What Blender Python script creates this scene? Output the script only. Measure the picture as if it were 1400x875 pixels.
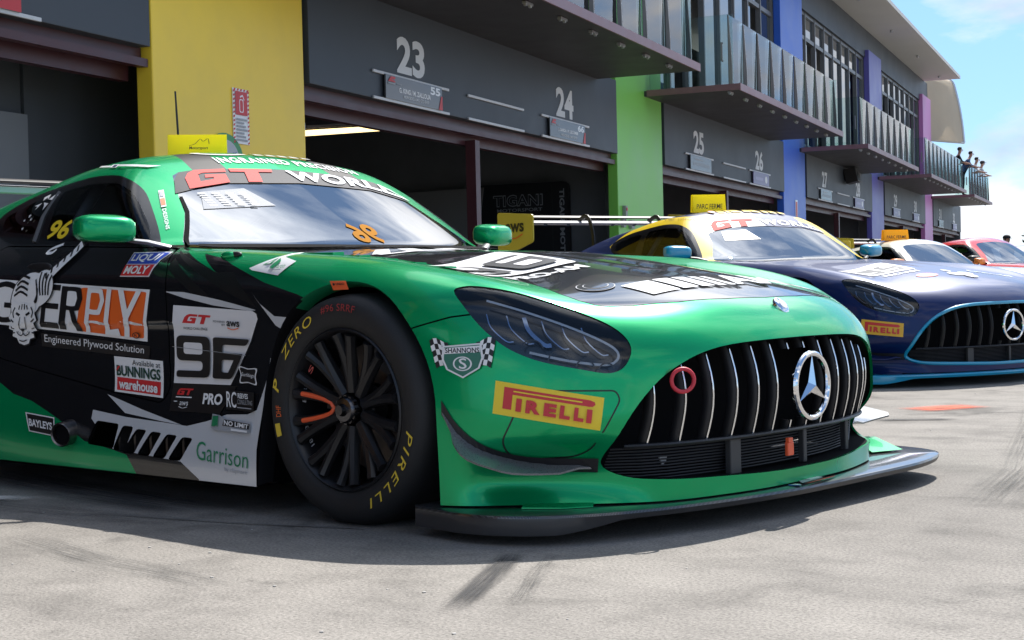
import bpy, bmesh, math, random
import numpy as np
from mathutils import Vector, Matrix, noise
from mathutils.bvhtree import BVHTree

PI = math.pi
rad = math.radians
scene = bpy.context.scene
for o in list(bpy.data.objects):
    bpy.data.objects.remove(o)
COL = scene.collection

# ---------------------------------------------------------------- camera
cam_d = bpy.data.cameras.new('camera'); cam = bpy.data.objects.new('camera', cam_d); COL.objects.link(cam)
cam_d.sensor_fit = 'HORIZONTAL'; cam_d.sensor_width = 36; cam_d.lens = 2044.81/1400*36
cam_d.clip_start = .05; cam_d.clip_end = 5000
_yaw, _pit, _rol = 2.28522038, -.0205499406, -.0244969812
_F = Vector((math.cos(_pit)*math.cos(_yaw), math.cos(_pit)*math.sin(_yaw), math.sin(_pit)))
_R = Vector((math.sin(_yaw), -math.cos(_yaw), 0)); _U = _R.cross(_F)
_r = math.cos(_rol)*_R+math.sin(_rol)*_U; _u = -math.sin(_rol)*_R+math.cos(_rol)*_U
cam.matrix_world = Matrix(((_r.x, _u.x, -_F.x, 3.20117), (_r.y, _u.y, -_F.y, -3.90475), (_r.z, _u.z, -_F.z, .67198), (0, 0, 0, 1)))
scene.camera = cam
scene.render.resolution_x, scene.render.resolution_y = 1024, 640

# ---------------------------------------------------------------- sky, sun, exposure
SUN_EL, SUN_YAW = 54.0, 104.0           # direction TOWARDS the sun (elevation; yaw anticlockwise from +x)
world = bpy.data.worlds.new('World'); scene.world = world; world.use_nodes = True
wt = world.node_tree; wt.nodes.clear()
def _n(t, k, **kw):
    n = t.nodes.new(k)
    for a, b in kw.items(): setattr(n, a, b)
    return n
wo = _n(wt, 'ShaderNodeOutputWorld'); bg = _n(wt, 'ShaderNodeBackground'); bg.inputs['Strength'].default_value = .108
sky = _n(wt, 'ShaderNodeTexSky', sky_type='NISHITA', sun_disc=False, sun_elevation=rad(SUN_EL), sun_rotation=rad(90-SUN_YAW), air_density=1.0, dust_density=.15, ozone_density=1.0)
tc = _n(wt, 'ShaderNodeTexCoord'); sep = _n(wt, 'ShaderNodeSeparateXYZ')
wt.links.new(tc.outputs['Generated'], sep.inputs[0])
zz = _n(wt, 'ShaderNodeMath', operation='ADD'); zz.inputs[1].default_value = .36; wt.links.new(sep.outputs['Z'], zz.inputs[0])
dv = [_n(wt, 'ShaderNodeMath', operation='DIVIDE') for _ in 'xy']
cmb = _n(wt, 'ShaderNodeCombineXYZ')
for d, c in zip(dv, 'XY'):
    wt.links.new(sep.outputs[c], d.inputs[0]); wt.links.new(zz.outputs[0], d.inputs[1]); wt.links.new(d.outputs[0], cmb.inputs[c])
nz = _n(wt, 'ShaderNodeTexNoise'); nz.inputs['Scale'].default_value = 2.3; nz.inputs['Detail'].default_value = 9; nz.inputs['Roughness'].default_value = .56; nz.inputs['Distortion'].default_value = .3
cmap = _n(wt, 'ShaderNodeMapping', name='CLOUDMAP'); cmap.inputs['Location'].default_value = (5.7, -2.1, 1); wt.links.new(cmb.outputs[0], cmap.inputs['Vector'])
wt.links.new(cmap.outputs[0], nz.inputs['Vector'])
cr = _n(wt, 'ShaderNodeValToRGB'); cr.color_ramp.elements[0].position = .47; cr.color_ramp.elements[1].position = .60
nz2 = _n(wt, 'ShaderNodeTexNoise'); nz2.inputs['Scale'].default_value = 2.6; nz2.inputs['Detail'].default_value = 6
wt.links.new(cmb.outputs[0], nz2.inputs['Vector'])
cr2 = _n(wt, 'ShaderNodeValToRGB'); cr2.color_ramp.elements[0].position = .35; cr2.color_ramp.elements[1].position = .62
cr2.color_ramp.elements[0].color = (3.0, 3.5, 4.3, 1); cr2.color_ramp.elements[1].color = (7.4, 7.5, 7.8, 1)
wt.links.new(nz2.outputs['Fac'], cr2.inputs['Fac'])
hz = _n(wt, 'ShaderNodeMapRange'); hz.inputs['From Min'].default_value = -.12; hz.inputs['From Max'].default_value = .0; wt.links.new(sep.outputs['Z'], hz.inputs['Value'])
mfac = _n(wt, 'ShaderNodeMath', operation='MULTIPLY'); wt.links.new(cr.outputs['Color'], mfac.inputs[0]); wt.links.new(hz.outputs[0], mfac.inputs[1])
sdir = (math.cos(rad(SUN_EL))*math.cos(rad(SUN_YAW)), math.cos(rad(SUN_EL))*math.sin(rad(SUN_YAW)), math.sin(rad(SUN_EL)))
nrm = _n(wt, 'ShaderNodeVectorMath', operation='NORMALIZE'); wt.links.new(tc.outputs['Generated'], nrm.inputs[0])
dt = _n(wt, 'ShaderNodeVectorMath', operation='DOT_PRODUCT'); dt.inputs[1].default_value = sdir; wt.links.new(nrm.outputs[0], dt.inputs[0])
prox = _n(wt, 'ShaderNodeMapRange', interpolation_type='SMOOTHSTEP'); prox.inputs['From Min'].default_value = .72; prox.inputs['From Max'].default_value = 1.0; wt.links.new(dt.outputs['Value'], prox.inputs['Value'])
cov = _n(wt, 'ShaderNodeMath', operation='MULTIPLY_ADD'); cov.inputs[1].default_value = .035; wt.links.new(prox.outputs[0], cov.inputs[0]); wt.links.new(nz.outputs['Fac'], cov.inputs[2]); lowk = _n(wt, 'ShaderNodeMapRange'); lowk.inputs['From Min'].default_value = .02; lowk.inputs['From Max'].default_value = .34; lowk.inputs['To Min'].default_value = .034; lowk.inputs['To Max'].default_value = 0; wt.links.new(sep.outputs['Z'], lowk.inputs['Value'])
cov2 = _n(wt, 'ShaderNodeMath', operation='ADD'); wt.links.new(cov.outputs[0], cov2.inputs[0]); wt.links.new(lowk.outputs[0], cov2.inputs[1]); wt.links.new(cov2.outputs[0], cr.inputs['Fac'])
glow = _n(wt, 'ShaderNodeMath', operation='MULTIPLY_ADD'); glow.inputs[1].default_value = 1.5; glow.inputs[2].default_value = 1.0; wt.links.new(prox.outputs[0], glow.inputs[0])
cgl = _n(wt, 'ShaderNodeVectorMath', operation='SCALE'); wt.links.new(cr2.outputs['Color'], cgl.inputs[0]); wt.links.new(glow.outputs[0], cgl.inputs['Scale'])
low = _n(wt, 'ShaderNodeMapRange'); low.inputs['From Min'].default_value = .0; low.inputs['From Max'].default_value = .35; wt.links.new(sep.outputs['Z'], low.inputs['Value'])
lowc = _n(wt, 'ShaderNodeMixRGB'); lowc.inputs['Color1'].default_value = (.34, .50, .80, 1); lowc.inputs['Color2'].default_value = (.80, .92, 1.0, 1); wt.links.new(low.outputs[0], lowc.inputs['Fac'])
skt = _n(wt, 'ShaderNodeMixRGB', blend_type='MULTIPLY'); skt.inputs['Fac'].default_value = 1; wt.links.new(sky.outputs[0], skt.inputs['Color1']); wt.links.new(lowc.outputs[0], skt.inputs['Color2'])
mixs = _n(wt, 'ShaderNodeMixRGB'); wt.links.new(mfac.outputs[0], mixs.inputs['Fac']); wt.links.new(skt.outputs[0], mixs.inputs['Color1']); wt.links.new(cgl.outputs[0], mixs.inputs['Color2'])
wt.links.new(mixs.outputs[0], bg.inputs['Color']); wt.links.new(bg.outputs[0], wo.inputs['Surface'])

sun_d = bpy.data.lights.new('sun', 'SUN'); sun = bpy.data.objects.new('sun', sun_d); COL.objects.link(sun)
sun_d.energy = 4.7; sun_d.angle = rad(.5); sun_d.color = (1, .96, .90)
_to = Vector((math.cos(rad(SUN_EL))*math.cos(rad(SUN_YAW)), math.cos(rad(SUN_EL))*math.sin(rad(SUN_YAW)), math.sin(rad(SUN_EL))))
sun.rotation_euler = _to.to_track_quat('Z', 'Y').to_euler(); sun.location = _to*60
scene.view_settings.view_transform = 'Standard'; scene.view_settings.look = 'None'
scene.view_settings.exposure = .74; scene.view_settings.gamma = 1.0; scene.view_settings.use_curve_mapping = False
# ---------------------------------------------------------------- materials
MATS = {}
def mat(name, col, rough=.5, metal=0., coat=0., spec=.5, emit=None, noise_amt=0., noise_scale=8., bump=0., bump_scale=200., trans=None, ior=1.5):
    if name in MATS: return MATS[name]
    m = bpy.data.materials.new(name); m.use_nodes = True; t = m.node_tree; b = t.nodes['Principled BSDF']
    c = (*col, 1) if len(col) == 3 else col
    b.inputs['Base Color'].default_value = c; b.inputs['Roughness'].default_value = rough; b.inputs['Metallic'].default_value = metal
    b.inputs['Coat Weight'].default_value = coat; b.inputs['Coat Roughness'].default_value = .03; b.inputs['Specular IOR Level'].default_value = spec; b.inputs['IOR'].default_value = ior
    if emit: b.inputs['Emission Color'].default_value = (*emit[:3], 1); b.inputs['Emission Strength'].default_value = emit[3]
    tcn = None
    if noise_amt or bump:
        tcn = _n(t, 'ShaderNodeTexCoord')
    if noise_amt:
        n = _n(t, 'ShaderNodeTexNoise'); n.inputs['Scale'].default_value = noise_scale; n.inputs['Detail'].default_value = 6; n.inputs['Roughness'].default_value = .62
        t.links.new(tcn.outputs['Object'], n.inputs['Vector'])
        mr = _n(t, 'ShaderNodeMapRange'); mr.inputs['From Min'].default_value = .25; mr.inputs['From Max'].default_value = .75; mr.inputs['To Min'].default_value = 1-noise_amt; mr.inputs['To Max'].default_value = 1+noise_amt
        t.links.new(n.outputs['Fac'], mr.inputs['Value'])
        v = _n(t, 'ShaderNodeVectorMath', operation='SCALE'); v.inputs[0].default_value = c[:3]; t.links.new(mr.outputs[0], v.inputs['Scale']); t.links.new(v.outputs[0], b.inputs['Base Color'])
        mr2 = _n(t, 'ShaderNodeMapRange'); mr2.inputs['To Min'].default_value = max(rough-.12, 0); mr2.inputs['To Max'].default_value = min(rough+.12, 1)
        t.links.new(n.outputs['Fac'], mr2.inputs['Value']); t.links.new(mr2.outputs[0], b.inputs['Roughness'])
    if bump:
        n = _n(t, 'ShaderNodeTexNoise'); n.inputs['Scale'].default_value = bump_scale; n.inputs['Detail'].default_value = 3
        t.links.new(tcn.outputs['Object'], n.inputs['Vector'])
        bp = _n(t, 'ShaderNodeBump'); bp.inputs['Strength'].default_value = bump; bp.inputs['Distance'].default_value = .004
        t.links.new(n.outputs['Fac'], bp.inputs['Height']); t.links.new(bp.outputs[0], b.inputs['Normal'])
    MATS[name] = m; return m

def glass_mat(name, tint, ior=1.5, rough=.0, clear=1.):
    """thin pane: clear (tinted) transmission plus a Fresnel mirror reflection"""
    if name in MATS: return MATS[name]
    m = bpy.data.materials.new(name); m.use_nodes = True; t = m.node_tree; t.nodes.clear()
    o = _n(t, 'ShaderNodeOutputMaterial'); mx = _n(t, 'ShaderNodeMixShader'); fr = _n(t, 'ShaderNodeFresnel'); fr.inputs['IOR'].default_value = ior
    tr = _n(t, 'ShaderNodeBsdfTransparent'); tr.inputs['Color'].default_value = (*tint, 1)
    gl = _n(t, 'ShaderNodeBsdfGlossy'); gl.inputs['Roughness'].default_value = rough
    t.links.new(fr.outputs[0], mx.inputs[0]); t.links.new(tr.outputs[0], mx.inputs[1]); t.links.new(gl.outputs[0], mx.inputs[2]); t.links.new(mx.outputs[0], o.inputs[0])
    MATS[name] = m; return m

def paint(name, col, metal=.25, rough=.32, coat=1.):
    """car paint under clear coat, with fine dust speckle in the roughness"""
    if name in MATS: return MATS[name]
    m = mat(name, col, rough=rough, metal=metal, coat=coat, spec=.25)
    m.node_tree.nodes['Principled BSDF'].inputs['Coat IOR'].default_value = 1.42
    t = m.node_tree; b = t.nodes['Principled BSDF']; tcn = _n(t, 'ShaderNodeTexCoord')
    n = _n(t, 'ShaderNodeTexNoise'); n.inputs['Scale'].default_value = 9; n.inputs['Detail'].default_value = 8; n.inputs['Roughness'].default_value = .7
    t.links.new(tcn.outputs['Object'], n.inputs['Vector'])
    mr = _n(t, 'ShaderNodeMapRange'); mr.inputs['From Min'].default_value = .4; mr.inputs['From Max'].default_value = .8; mr.inputs['To Min'].default_value = .02; mr.inputs['To Max'].default_value = .07
    t.links.new(n.outputs['Fac'], mr.inputs['Value']); t.links.new(mr.outputs[0], b.inputs['Coat Roughness'])
    w = _n(t, 'ShaderNodeTexNoise'); w.inputs['Scale'].default_value = 3.0; w.inputs['Detail'].default_value = 2
    t.links.new(tcn.outputs['Object'], w.inputs['Vector'])
    bp = _n(t, 'ShaderNodeBump'); bp.inputs['Strength'].default_value = .05; bp.inputs['Distance'].default_value = .03
    t.links.new(w.outputs['Fac'], bp.inputs['Height']); t.links.new(bp.outputs[0], b.inputs['Coat Normal'])
    return m

# ---------------------------------------------------------------- objects
def meshobj(name, V, Fc, mats, parent=None, smooth=False, mi=None, normals=None):
    me = bpy.data.meshes.new(name)
    me.from_pydata([tuple(v) for v in V], [], [tuple(int(i) for i in f) for f in Fc])
    for m in (mats if isinstance(mats, (list, tuple)) else [mats]): me.materials.append(m)
    if mi is not None: me.polygons.foreach_set('material_index', np.array(mi, dtype=np.int32))
    me.polygons.foreach_set('use_smooth', np.full(len(me.polygons), bool(smooth)))
    me.validate(clean_customdata=False)
    if normals is not None and len(normals) == len(me.vertices): me.normals_split_custom_set_from_vertices([tuple(n) for n in normals])
    me.update()
    o = bpy.data.objects.new(name, me); COL.objects.link(o)
    if parent: o.parent = parent
    return o
def bmobj(name, bm, mats, parent=None, smooth=None):
    me = bpy.data.meshes.new(name); bmesh.ops.recalc_face_normals(bm, faces=bm.faces[:]); bm.to_mesh(me); bm.free()
    for m in (mats if isinstance(mats, (list, tuple)) else [mats]): me.materials.append(m)
    if smooth is not None:
        me.polygons.foreach_set('use_smooth', np.full(len(me.polygons), True)); me.set_sharp_from_angle(angle=rad(smooth))
    o = bpy.data.objects.new(name, me); COL.objects.link(o)
    if parent: o.parent = parent
    return o
def empty(name, loc=(0, 0, 0), rz=0):
    o = bpy.data.objects.new(name, None); COL.objects.link(o); o.location = loc; o.rotation_euler = (0, 0, rz); o.empty_display_size = .2; return o
def tag(o, label=None, cat=None, group=None, kind=None):
    if label: o['label'] = label
    if cat: o['category'] = cat
    if group: o['group'] = group
    if kind: o['kind'] = kind
    return o
def box(bm, c, s, M=None, mi=0, bev=0.):
    """axis box: centre c, size s"""
    r = bmesh.ops.create_cube(bm, size=1); vs = r['verts']
    for v in vs:
        v.co = Vector((v.co.x*s[0]+c[0], v.co.y*s[1]+c[1], v.co.z*s[2]+c[2]))
        if M: v.co = M @ v.co
    fs = {f for v in vs for f in v.link_faces}
    for f in fs: f.material_index = mi
    if bev:
        es = {e for f in fs for e in f.edges}
        b = bmesh.ops.bevel(bm, geom=list(es), offset=bev, segments=2, affect='EDGES', profile=.5)
        for f in b['faces']: f.material_index = mi
    return vs
def bx(bm, x0, x1, y0, y1, z0, z1, M=None, mi=0, bev=0.):
    return box(bm, ((x0+x1)/2, (y0+y1)/2, (z0+z1)/2), (abs(x1-x0), abs(y1-y0), abs(z1-z0)), M, mi, bev)
def tube(bm, pts, r, n=8, mi=0, closed=False, caps=True, flat=None):
    """round bar along pts; r number or list; flat=(vec, ratio) squashes the section along vec"""
    pts = [Vector(p) for p in pts]; N = len(pts); rings = []
    rr = r if isinstance(r, (list, tuple)) else [r]*N
    up = Vector((0, 0, 1)); prev = None
    for i, p in enumerate(pts):
        a = pts[(i-1) % N] if (closed or i) else p; b = pts[(i+1) % N] if (closed or i < N-1) else p
        t = (b-a).normalized()
        if prev is None:
            s = t.cross(up if abs(t.z) < .95 else Vector((1, 0, 0))).normalized()
        else:
            s = (prev-t*prev.dot(t)).normalized()
        prev = s; q = t.cross(s)
        ring = []
        for k in range(n):
            d = s*math.cos(2*PI*k/n)+q*math.sin(2*PI*k/n)
            if flat: d = d-flat[0]*d.dot(flat[0])*(1-flat[1])
            ring.append(bm.verts.new(p+d*rr[i]))
        rings.append(ring)
    M = N if closed else N-1
    for i in range(M):
        A, B = rings[i], rings[(i+1) % N]
        for k in range(n):
            f = bm.faces.new((A[k], A[(k+1) % n], B[(k+1) % n], B[k])); f.material_index = mi
    if caps and not closed:
        for rg in (rings[0][::-1], rings[-1]):
            f = bm.faces.new(rg); f.material_index = mi
def prism(bm, poly, o, ex, ey, ez, mi=0):
    """poly (a,b) in plane ex,ey at origin o, extruded by vector ez"""
    o, ex, ey, ez = Vector(o), Vector(ex), Vector(ey), Vector(ez)
    A = [bm.verts.new(o+ex*a+ey*b) for a, b in poly]; B = [bm.verts.new(v.co+ez) for v in A]
    n = len(A); fs = [bm.faces.new(A[::-1]), bm.faces.new(B)]
    for i in range(n): fs.append(bm.faces.new((A[i], A[(i+1) % n], B[(i+1) % n], B[i])))
    for f in fs: f.material_index = mi
    return fs
def lathe(bm, prof, c, axis, n=48, mi=0, closed=False, a0=0, a1=2*PI):
    """revolve (r, t) profile about axis through c (t along axis)"""
    axis = Vector(axis).normalized(); s = axis.orthogonal().normalized(); q = axis.cross(s); c = Vector(c)
    full = abs(a1-a0-2*PI) < 1e-6; m = n if full else n+1
    R = [[bm.verts.new(c+axis*t+(s*math.cos(a0+(a1-a0)*k/n)+q*math.sin(a0+(a1-a0)*k/n))*max(r, 1e-4)) for (r, t) in prof] for k in range(m)]
    L = len(prof)
    for k in range(n):
        A, B = R[k], R[(k+1) % m]
        for i in range(L if closed else L-1):
            j = (i+1) % L
            f = bm.faces.new((A[i], B[i], B[j], A[j])); f.material_index = mi
def catmull(pts, n=6, closed=False):
    P = [np.array(p, float) for p in pts]; N = len(P); out = []
    for i in range(N if closed else N-1):
        p0 = P[(i-1) % N] if (closed or i) else P[i]*2-P[i+1]; p1 = P[i]; p2 = P[(i+1) % N]; p3 = P[(i+2) % N] if (closed or i < N-2) else p2*2-p1
        for k in range(n):
            t = k/n; out.append(tuple(.5*((2*p1)+(-p0+p2)*t+(2*p0-5*p1+4*p2-p3)*t*t+(-p0+3*p1-3*p2+p3)*t**3)))
    if not closed: out.append(tuple(P[-1]))
    return out
def rrect(w, h, r, n=5, cx=0, cy=0):
    out = []
    for (sx, sy, a) in ((1, -1, -PI/2), (1, 1, 0), (-1, 1, PI/2), (-1, -1, PI)):
        for k in range(n+1):
            t = a+PI/2*k/n; out.append((cx+sx*(w/2-r)+r*math.cos(t), cy+sy*(h/2-r)+r*math.sin(t)))
    return out

# ---------------------------------------------------------------- lettering (built-in font -> flat mesh in unit box)
_TXT = {}
def text_mesh(s, bold=0., shear=0., spacing=1., res=3):
    key = (s, bold, shear, spacing, res)
    if key in _TXT: return _TXT[key]
    cu = bpy.data.curves.new('t', 'FONT'); cu.body = s; cu.size = 1; cu.offset = bold; cu.shear = shear; cu.space_character = spacing; cu.resolution_u = res
    o = bpy.data.objects.new('t', cu); COL.objects.link(o)
    dg = bpy.context.evaluated_depsgraph_get(); dg.update()
    me = o.evaluated_get(dg).to_mesh()
    V = np.array([v.co[:2] for v in me.vertices], float); Fc = [tuple(p.vertices) for p in me.polygons]
    # keep all fills facing +z
    out = []
    for f in Fc:
        a = 0
        for i in range(len(f)):
            p, q = V[f[i]], V[f[(i+1) % len(f)]]; a += p[0]*q[1]-p[1]*q[0]
        out.append(f if a > 0 else f[::-1])
    o.evaluated_get(dg).to_mesh_clear(); bpy.data.objects.remove(o); bpy.data.curves.remove(cu)
    lo, hi = V.min(0), V.max(0)
    _TXT[key] = (V, out, lo, hi); return _TXT[key]

class Art:
    """2-D artwork in its own units: polygons and text, each with a material; painted in order (later = on top)"""
    def __init__(s): s.items = []
    def poly(s, pts, m): s.items.append(([tuple(p) for p in pts], None, m)); return s
    def rect(s, x0, y0, x1, y1, m): return s.poly([(x0, y0), (x1, y0), (x1, y1), (x0, y1)], m)
    def mesh(s, V, F, m): s.items.append((V, F, m)); return s
    def text(s, t, x0, y0, x1, y1, m, bold=0., shear=0., spacing=1., res=3):
        """text stretched to fill the box"""
        V, F, lo, hi = text_mesh(t, bold, shear, spacing, res)
        W = (V-lo)/(hi-lo)*np.array([x1-x0, y1-y0])+np.array([x0, y0])
        s.items.append((W, F, m)); return s
    def line(s, pts, w, m):
        s.poly(stroke(pts, w), m); return s
def stroke(pts, w):
    P = [np.array(p, float) for p in pts]; L, Rr = [], []
    for i, p in enumerate(P):
        a = P[i-1] if i else p; b = P[i+1] if i < len(P)-1 else p
        d = (b-a)/max(np.linalg.norm(b-a), 1e-9); n = np.array([-d[1], d[0]])*w/2
        L.append(tuple(p+n)); Rr.append(tuple(p-n))
    return L+Rr[::-1]
def ring_pts(cx, cy, rx, ry, n=28, a0=0, a1=2*PI):
    return [(cx+rx*math.cos(a0+(a1-a0)*k/n), cy+ry*math.sin(a0+(a1-a0)*k/n)) for k in range(n if abs(a1-a0-2*PI) < 1e-6 else n+1)]

def art_layers(art, maxlen=None):
    """each item -> (V2 array, faces, material), triangulated, optionally diced so it can follow a curved surface"""
    out = []
    for V, F, m in art.items:
        bm = bmesh.new()
        if F is None:
            vs = [bm.verts.new((x, y, 0)) for x, y in V]; bm.faces.new(vs)
            bmesh.ops.triangulate(bm, faces=bm.faces[:])
        else:
            vs = [bm.verts.new((x, y, 0)) for x, y in V]
            for f in F:
                try: bm.faces.new([vs[i] for i in f])
                except ValueError: pass
        if maxlen:
            xs = [v.co.x for v in bm.verts]; ys = [v.co.y for v in bm.verts]
            for ax, lo, hi in ((0, min(xs), max(xs)), (1, min(ys), max(ys))):
                k = int((hi-lo)/maxlen[ax])
                for i in range(1, k+1):
                    c = [0, 0, 0]; c[ax] = lo+(hi-lo)*i/(k+1); nn = [0, 0, 0]; nn[ax] = 1
                    bmesh.ops.bisect_plane(bm, geom=bm.verts[:]+bm.edges[:]+bm.faces[:], dist=1e-7, plane_co=c, plane_no=nn)
        bm.verts.index_update()
        V2 = np.array([v.co[:2] for v in bm.verts]); F2 = []
        for f in bm.faces:
            idx = [v.index for v in f.verts]
            a = sum(V2[idx[i]][0]*V2[idx[(i+1) % len(idx)]][1]-V2[idx[i]][1]*V2[idx[(i+1) % len(idx)]][0] for i in range(len(idx)))
            F2.append(idx if a > 0 else idx[::-1])
        bm.free(); out.append((V2, F2, m))
    return out
def flat_art(name, art, o, ex, ey, parent=None, lift=.0012, size=None):
    """artwork laid on a plane at o with axes ex (right), ey (up); each layer a little above the one below"""
    o, ex, ey = np.array(o, float), np.array(ex, float), np.array(ey, float); n = np.cross(ex, ey); n /= np.linalg.norm(n)
    VV, FF, MI, ms = [], [], [], []
    k = 0
    L_ = art_layers(art); lift = min(lift, .008/len(L_))
    for li, (V, F, m) in enumerate(L_):
        if m not in ms: ms.append(m)
        VV.append(o+V[:, :1]*ex+V[:, 1:]*ey+n*lift*(li+1)); FF += [tuple(i+k for i in f) for f in F]; MI += [ms.index(m)]*len(F); k += len(V)
    return meshobj(name, np.concatenate(VV), FF, ms, parent, mi=MI)
# ---------------------------------------------------------------- smooth field tools (car body)
def _spl(xs):
    """matrix turning knot values into natural-spline second derivatives"""
    n = len(xs); A = np.zeros((n, n)); B = np.zeros((n, n)); A[0, 0] = A[-1, -1] = 1
    for i in range(1, n-1):
        h0, h1 = xs[i]-xs[i-1], xs[i+1]-xs[i]
        A[i, i-1] = h0/6; A[i, i] = (h0+h1)/3; A[i, i+1] = h1/6
        B[i, i-1] = 1/h0; B[i, i] = -1/h0-1/h1; B[i, i+1] = 1/h1
    return np.linalg.solve(A, B)

class Sp:
    """1-D natural cubic spline basis: weights(t) -> (len(t), n)"""
    def __init__(s, xs):
        s.x = np.array(xs, float); s.M = _spl(s.x)
    def w(s, t):
        t = np.clip(t, s.x[0]-.5, s.x[-1]+.5)
        i = np.clip(np.searchsorted(s.x, t)-1, 0, len(s.x)-2)
        h = s.x[i+1]-s.x[i]; a = (s.x[i+1]-t)/h; b = 1-a
        I = np.eye(len(s.x))
        a_, b_ = np.clip(a, 0, 1), np.clip(b, 0, 1)
        W = a[:, None]*I[i]+b[:, None]*I[i+1]
        W += ((a_**3-a_)*h*h/6)[:, None]*s.M[i]+((b_**3-b_)*h*h/6)[:, None]*s.M[i+1]
        return W

class Field:
    """tensor spline surface V[i,j] over knots xs, ys"""
    def __init__(s, xs, ys, V):
        s.a, s.b, s.V = Sp(xs), Sp(ys), np.array(V, float)
        assert s.V.shape == (len(xs), len(ys)), (s.V.shape, len(xs), len(ys))
    def __call__(s, x, y):
        sh = np.broadcast(x, y).shape
        x = np.broadcast_to(x, sh).ravel(); y = np.broadcast_to(y, sh).ravel()
        return np.einsum('ni,ij,nj->n', s.a.w(x), s.V, s.b.w(y), optimize=True).reshape(sh)

def smax(a, b, k):
    h = np.maximum(k-np.abs(a-b), 0)/k
    return np.maximum(a, b)+h*h*k*.25
def smin(a, b, k): return -smax(-a, -b, k)
def sstep(a, b, t):
    t = np.clip((t-a)/(b-a), 0, 1); return t*t*(3-2*t)
# ---------------------------------------------------------------- shape of the racing coupe (x forward, y left, z up, origin under the front axle)
HX = [-4.0, -3.3, -2.7, -2.1, -1.5, -1.0, -.6, -.3, 0, .25, .5, .7, .85, .97, 1.1]
HU = [0, .22, .45, .65, .8, .92, 1.02]
HOOD = Field(HX, HU, [
    [.86, .86, .86, .86, .86, .85, .82],
    [.90, .90, .90, .90, .90, .88, .84],
    [.93, .93, .93, .93, .93, .90, .85],
    [.90, .90, .90, .90, .90, .86, .80],
    [.87, .87, .87, .87, .87, .84, .78],
    [.840, .840, .838, .840, .840, .82, .76],
    [.826, .824, .812, .812, .818, .80, .74],
    [.806, .804, .785, .783, .797, .785, .73],
    [.790, .790, .750, .750, .772, .765, .72],
    [.758, .757, .724, .716, .735, .722, .68],
    [.713, .712, .690, .673, .676, .652, .60],
    [.668, .667, .646, .615, .585, .545, .48],
    [.620, .615, .592, .548, .49, .43, .36],
    [.565, .557, .525, .475, .41, .34, .27],
    [.48, .47, .43, .37, .30, .22, .15]])
WX = [-4.0, -3.3, -2.7, -2.2, -1.7, -1.2, -.8, -.45, -.2, 0, .2, .4, .6, .8, 1.0]
WZ = [.05, .2, .35, .5, .62, .72, .82, .92]
SIDE = Field(WX, WZ, [
    [.93, .95, .97, .97, .97, .95, .90, .80],
    [.98, 1.00, 1.01, 1.02, 1.01, .98, .93, .84],
    [.99, 1.01, 1.02, 1.03, 1.02, .99, .94, .86],
    [.975, .985, .985, .985, .98, .96, .92, .85],
    [.972, .970, .945, .935, .935, .925, .895, .83],
    [.972, .965, .930, .918, .920, .912, .885, .82],
    [.975, .965, .930, .915, .915, .905, .880, .82],
    [.982, .972, .945, .930, .930, .918, .880, .82],
    [.986, .982, .972, .965, .960, .940, .885, .81],
    [.988, .986, .985, .983, .975, .945, .885, .80],
    [.988, .986, .984, .982, .970, .935, .870, .78],
    [.984, .980, .974, .966, .945, .900, .83, .74],
    [.955, .945, .930, .910, .880, .83, .76, .67],
    [.90, .88, .86, .83, .79, .74, .68, .60],
    [.80, .78, .76, .73, .69, .64, .58, .5]])
NU = [0, .25, .45, .6, .72, .82, .9, .96, 1.02]
NZ = [.05, .12, .19, .27, .36, .45, .55, .65]
NOSE = Field(NU, NZ, [
    [.955, .960, .968, .975, .978, .972, .955, .93],
    [.945, .948, .955, .962, .965, .960, .942, .91],
    [.905, .905, .912, .920, .925, .918, .897, .86],
    [.845, .842, .848, .860, .866, .858, .833, .79],
    [.765, .705, .710, .785, .795, .785, .757, .71],
    [.655, .575, .580, .685, .698, .688, .657, .61],
    [.545, .490, .492, .560, .572, .560, .528, .48],
    [.44, .435, .435, .445, .450, .435, .405, .36],
    [.29, .29, .29, .29, .29, .275, .25, .21]])
RX = [-4.0, -3.5, -3.0, -2.6, -2.2, -1.85, -1.55, -1.3, -1.0]
RU = [0, .25, .45, .6, .75]
ROOF = Field(RX, RU, [
    [.80, .80, .78, .74, .68],
    [.90, .90, .88, .84, .78],
    [1.015, 1.01, .99, .95, .88],
    [1.110, 1.105, 1.08, 1.04, .97],
    [1.174, 1.167, 1.145, 1.105, 1.03],
    [1.222, 1.216, 1.196, 1.166, 1.10],
    [1.240, 1.235, 1.215, 1.186, 1.13],
    [1.230, 1.225, 1.205, 1.175, 1.12],
    [1.19, 1.183, 1.155, 1.11, 1.04]])
CX = [-3.6, -3.0, -2.5, -2.1, -1.7, -1.3, -1.0, -.7]
CZ = [.75, .85, .95, 1.05, 1.15, 1.25]
CAB = Field(CX, CZ, [
    [.62, .56, .50, .44, .38, .32],
    [.72, .66, .59, .52, .46, .40],
    [.80, .755, .700, .645, .59, .53],
    [.845, .805, .757, .707, .655, .60],
    [.865, .828, .784, .736, .684, .63],
    [.876, .848, .812, .764, .702, .64],
    [.872, .848, .815, .766, .704, .64],
    [.85, .815, .775, .73, .68, .63]])
SU = [0, .3, .5, .65, .8]
SZ = [.75, .85, .95, 1.05, 1.15, 1.25]
SCREEN = Field(SU, SZ, [
    [-.745, -.880, -1.025, -1.180, -1.345, -1.53],
    [-.770, -.905, -1.050, -1.205, -1.370, -1.555],
    [-.805, -.940, -1.085, -1.240, -1.405, -1.59],
    [-.850, -.985, -1.130, -1.285, -1.45, -1.635],
    [-.930, -1.065, -1.21, -1.365, -1.53, -1.715]])

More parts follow.
